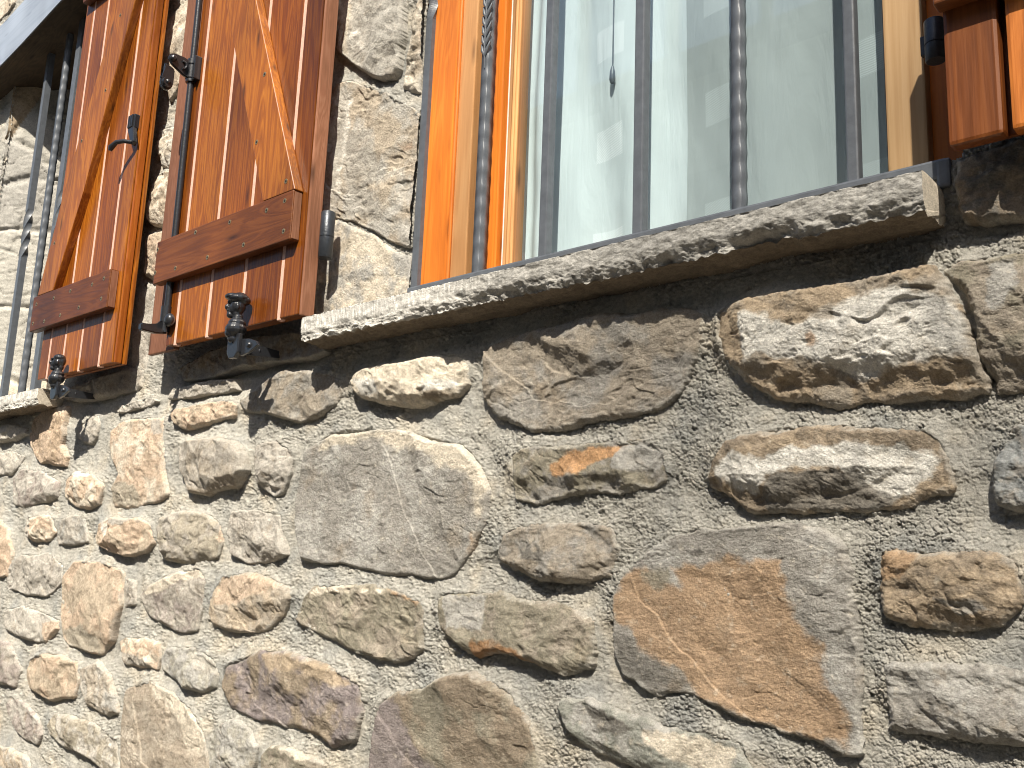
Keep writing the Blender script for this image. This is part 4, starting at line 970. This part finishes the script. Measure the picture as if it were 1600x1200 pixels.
b = B(); b.prism([(atz(br[0], br[5], z_), z_), (atz(br[1], br[2], z_), z_), (br[2].x, br[2].z), (atz(br[2], br[3], 3.02), 3.02), (atz(br[5], br[4], 3.02), 3.02), (br[5].x, br[5].z)], YBT, YF+.0004, .0026, 3)
o = b.build('brace', M_BRACE, S1); screws(o, [(128, 220), (85, 380), (165, 141), (188, 24)], YBT)
b = B(); b.box((xs1_[0]+.02, YBT, 3.0), (xs1_[-1]-.02, YF+.0005, 3.1), .0028, 3); b.build('batten', M_SHUTH, S1)
# latch with a hooked tongue
lt = U(208, 180, YF-.01); lb_ = U(206, 226, YF-.01)
b = B()
b.box((lt.x-.014, YF-.012, lt.z-.034), (lt.x+.014, YF+.001, lt.z), .002)
for k in (-1, 0, 1): b.box((lt.x+k*.008-.0025, YF-.016, lt.z-.032), (lt.x+k*.008+.0025, YF-.011, lt.z-.002), .001)
b.prism([(lt.x-.013, lt.z-.032), (lt.x+.013, lt.z-.032), (lb_.x+.014, lb_.z+.004), (lb_.x+.006, lb_.z-.004), (lb_.x-.004, lb_.z+.010)], YF-.014, YF-.004, .002)
b.tube([(lb_.x+.006, YF-.012, lb_.z+.003), (lb_.x-.010, YF-.024, lb_.z+.006), (lb_.x-.026, YF-.034, lb_.z+.004), (lb_.x-.036, YF-.040, lb_.z-.008), (lb_.x-.038, YF-.041, lb_.z-.016)], [.005, .005, .0055, .007, .004], 10)
b.build('latch', M_BLACK, S1)

# --- right shutter, mostly outside the photograph
S3 = root('shutter', 'varnished wooden shutter half outside the photo right of the curtained window', 'shutter', (-.25, YBK, 2.1), 'varnished wooden shutters')
zb3 = U(1520, 219, YF).z
x30 = U(1482, 229, YF).x; x31 = U(1569, 207, YF).x; x32 = U(1581, 204, YF).x
M_S3 = wood_material('sunbleached_shutter_wood', (.12, .032, .005), (.31, .088, .013), (.48, .155, .03), .42, .25)
b = B(); b.box((x30, YF, zb3), (x31, YF+.020, 3.24), .004, 2); b.box((x32, YF, zb3+.001), (x32+.085, YF+.020, 3.24), .004)
b.box((x32+.094, YF, zb3), (x32+.175, YF+.020, 3.24), .004); b.box((x32+.184, YF, zb3), (x32+.26, YF+.020, 3.24), .004)
b.build('board_panel', M_S3, S3)
b = B(); b.box((x30+.004, YF+.0205, zb3+.004), (x32+.255, YBK, 3.23), .002); b.build('rear_panel', M_DARK if False else M_SHUT, S3)
q = U(1457, 9, YBT)
b = B(); b.box((q.x, YBT, q.z), (x32+.24, YF+.0005, q.z+.10), .0028, 3); b.build('batten', M_SHUTH, S3)
hinge(S3, 1461, 32, 96, 70, -.035, .0105)

# ---------------------------------------------------------------- shutter dogs with little busts
def dog(ox, oy, label, turban, armpx, y=-.094):
    """ox, oy: pixel of the foot of the bust"""
    p = U(ox, oy, y); s = 1.22 if turban else 1.12
    r = root('shutter_dog', label, 'shutter dog', (p.x, 0, p.z-.03), 'cast iron shutter dogs')
    b = B()
    def b3(x, z, rr, sc=(1, 1, 1), yy=0):
        # local x points out of the back of the head; the face looks left and outwards
        b.ball((p.x+(x*.72-yy*.69)*s, y+(x*.69+yy*.72)*s, p.z+z*s), rr*s, (sc[0]*.6+sc[1]*.4, sc[0]*.5+sc[1]*.5, sc[2]))
    b3(.001, .006, .0135, (1.0, 1.35, .9)); b3(.002, .015, .0120, (.95, 1.25, .75)); b3(-.004, .000, .0110, (.9, 1.1, .8)); b3(-.002, -.008, .0085, (.9, 1.0, .9))
    b3(.002, .024, .0074, (1, 1, 1.1)); b3(.001, .030, .0074, (1, 1, 1.1))
    b3(.001, .041, .0112, (1.12, .88, 1.12)); b3(-.004, .037, .0090, (1, .85, 1.1))       # head and jaw
    b3(-.0150, .0395, .0036, (1.2, .7, 1.2)); b3(-.0125, .0435, .0034, (1, .6, 1.3))       # nose
    b3(-.0120, .0345, .0034, (1, 1.2, .5)); b3(-.0115, .0320, .0032, (1, 1.1, .55))        # lips
    b3(-.0095, .0275, .0056, (1, .9, .95))                                                # chin, beard
    b3(-.0095, .0470, .0042, (.9, 2.0, .5))                                               # brow
    b3(.0030, .0385, .0036, (1.1, .5, 1.5), -.0098); b3(.0030, .0385, .0036, (1.1, .5, 1.5), .0098)
    if turban:
        b3(.001, .0525, .0140, (1.2, 1.1, .58)); b3(-.0065, .0545, .0112, (1.15, 1.15, .55), -.001); b3(.0085, .0500, .0100, (1.0, 1.1, .75)); b3(.003, .0575, .0090, (1.2, 1.0, .5))
    else:
        b3(.002, .0490, .0118, (1.08, .95, .70)); b3(.007, .0430, .0096, (.8, 1.0, 1.2)); b3(.006, .0300, .0072, (.8, 1.0, 1.1))
    bu = b.build('bust', M_BLACK, r); md = bu.modifiers.new('merge', 'REMESH'); md.mode = 'VOXEL'; md.voxel_size = .0010; md.use_smooth_shade = True
    a = B()
    a.prism([(p.x-.013*s, p.z-.002), (p.x+.016*s, p.z-.002), (p.x+.016*s, p.z-.030*s), (p.x+.008*s, p.z-.038*s), (p.x-.006*s, p.z-.038*s), (p.x-.013*s, p.z-.028*s)], y-.004, y+.005, .002)
    a.tube([(p.x+.001, y-.0035, p.z-.014*s), (p.x+.001, y-.0065, p.z-.014*s)], .0022, 8)
    a.build('plate', M_BLACK, r)
    a = B()
    zz = p.z-.022*s
    def ay(x0, y0_, x1, y1_, h0, h1):
        n0 = set(a.bm.faces)
        vs = [a.bm.verts.new(q_) for q_ in ((x0, y0_, zz-h0), (x1, y1_, zz-h1), (x1, y1_, zz+h1), (x0, y0_, zz+h0), (x0+.007, y0_+.004, zz-h0), (x1+.007, y1_+.004, zz-h1), (x1+.007, y1_+.004, zz+h1), (x0+.007, y0_+.004, zz+h0))]
        for q_ in ((0, 1, 2, 3), (7, 6, 5, 4), (0, 4, 5, 1), (3, 2, 6, 7), (0, 3, 7, 4), (1, 5, 6, 2)): a.bm.faces.new([vs[k] for k in q_])
        a._rnd([f for f in a.bm.faces if f not in n0])
    ay(p.x+.010*s, y+.002, p.x+.016*s, -.012, .012, .006)
    a.prism([(p.x+.014*s, zz-.016), (p.x+.034*s, zz-.012), (p.x+.058*s, zz-.002), (p.x+.052*s, zz+.006), (p.x+.034*s, zz+.013), (p.x+.014*s, zz+.016)], y+.004, y+.010, .0015)
    a.tube([(p.x+.036*s, y+.0045, zz+.001), (p.x+.036*s, y+.001, zz+.001), (p.x+.036*s, y-.0005, zz+.001)], [.0058, .0050, .0025], 14)
    a.tube([(p.x+.015*s, -.02, zz), (p.x+.018*s, .02, zz)], .006, 10)
    a.ball((p.x+.014*s, y+.040, zz), .0065, (1, .6, 1))
    a.build('arm', M_BLACK, r)
dog(367, 521, 'black cast iron shutter dog with turbaned bust under the larger shutter', True, None)
dog(87, 596, 'black cast iron shutter dog with bare headed bust at the foot of the narrower shutter', False, None)

# ---------------------------------------------------------------- unseen tree added up the sun's way to dim the wall's right
def make_shade_tree():
    D = 34.0
    c0 = Vector((.55, 0, 1.9))+SUN*D
    r = root('added_shade_tree', 'unseen thin leaved tree added to dim the wall', 'tree', (c0.x, c0.y, 0))
    e1 = Vector((1, 1, 0)).normalized(); e2 = SUN.cross(e1).normalized()
    rnd = random.Random(8); vs = []; fs = []
    n = 0
    while n < 2100:
        a = rnd.uniform(-2.3, 3.4); b_ = rnd.uniform(-2.6, 2.6)
        x = .55+a*1.41           # where this leaf's shadow lands along the wall
        dens = min(1, max(0, (x+1.7)/1.5))
        if rnd.random() > dens*.95: continue
        c = c0+e1*a+e2*b_+SUN*rnd.uniform(-1.8, 1.8)
        u_ = Vector((rnd.uniform(-1, 1), rnd.uniform(-1, 1), rnd.uniform(-1, 1))).normalized(); v_ = u_.cross(SUN+Vector((rnd.uniform(-.6, .6), rnd.uniform(-.6, .6), rnd.uniform(-.6, .6)))).normalized()
        s = rnd.uniform(.045, .075); k = len(vs)
        vs += [c-u_*s, c-v_*s*.7, c+u_*s*1.3, c+v_*s*.7]; fs.append((k, k+1, k+2, k+3)); n += 1
    m = plain('shade_tree_leaf', (.06, .10, .03), .6)
    mesh_obj('crown', [tuple(v) for v in vs], fs, m, r)
    b = B(); bark = plain('shade_tree_bark', (.18, .16, .13), .9)
    b.tube([(c0.x+1.6, c0.y+1.2, 0), (c0.x+1.5, c0.y+1.1, 12), (c0.x+1.4, c0.y+1.0, c0.z-2), (c0.x+1.3, c0.y+1.0, c0.z+2)], [.35, .28, .12, .03], 12)
    for k in range(9):
        z = c0.z-3+k*.6; an = k*2.4
        b.tube([(c0.x+1.4, c0.y+1.0, z), (c0.x+1.4+math.cos(an)*.9, c0.y+1+math.sin(an)*.9, z+1.0), (c0.x+1.4+math.cos(an)*1.5, c0.y+1+math.sin(an)*1.5, z+2.2)], [.05, .03, .01], 8)
    b.build('shade_tree_trunk', bark, r)
make_shade_tree()

# unseen house added across the street: hides low sky, shades the paving
def make_added_house():
    r = root('added_street_house', 'unseen plain house added across the street to cut sky fill', 'house', (0, -6.5, 0))
    m = plain('added_house_render', (.30, .27, .22), .9, 0, .4, 5); ms = plain('added_house_shutter_paint', (.05, .035, .025), .6); mg = plain('added_house_pane', (.02, .022, .025), .1)
    b = B(); b.box((-9, -6.5, 0), (9, -9.5, 6.4)); b.build('wall', m, r)  # wall of the added unseen house
    b = B(); b.prism([(-9.4, 6.4), (9.4, 6.4), (9.4, 6.55), (-9.4, 6.55)], -9.8, -6.2, .01); b.build('added_house_roof', ms, r)
    for zz in (1.0, 4.0):
        for xx in (-7.5, -4.5, -1.5, 1.5, 4.5, 7.5):
            b = B(); b.box((xx-.5, -6.5, zz), (xx+.5, -6.47, zz+1.4), .005); w_ = b.build('window', ms, r)
            b = B(); b.box((xx-.42, -6.47, zz+.08), (xx+.42, -6.462, zz+1.32)); b.build('pane', mg, w_)
make_added_house()
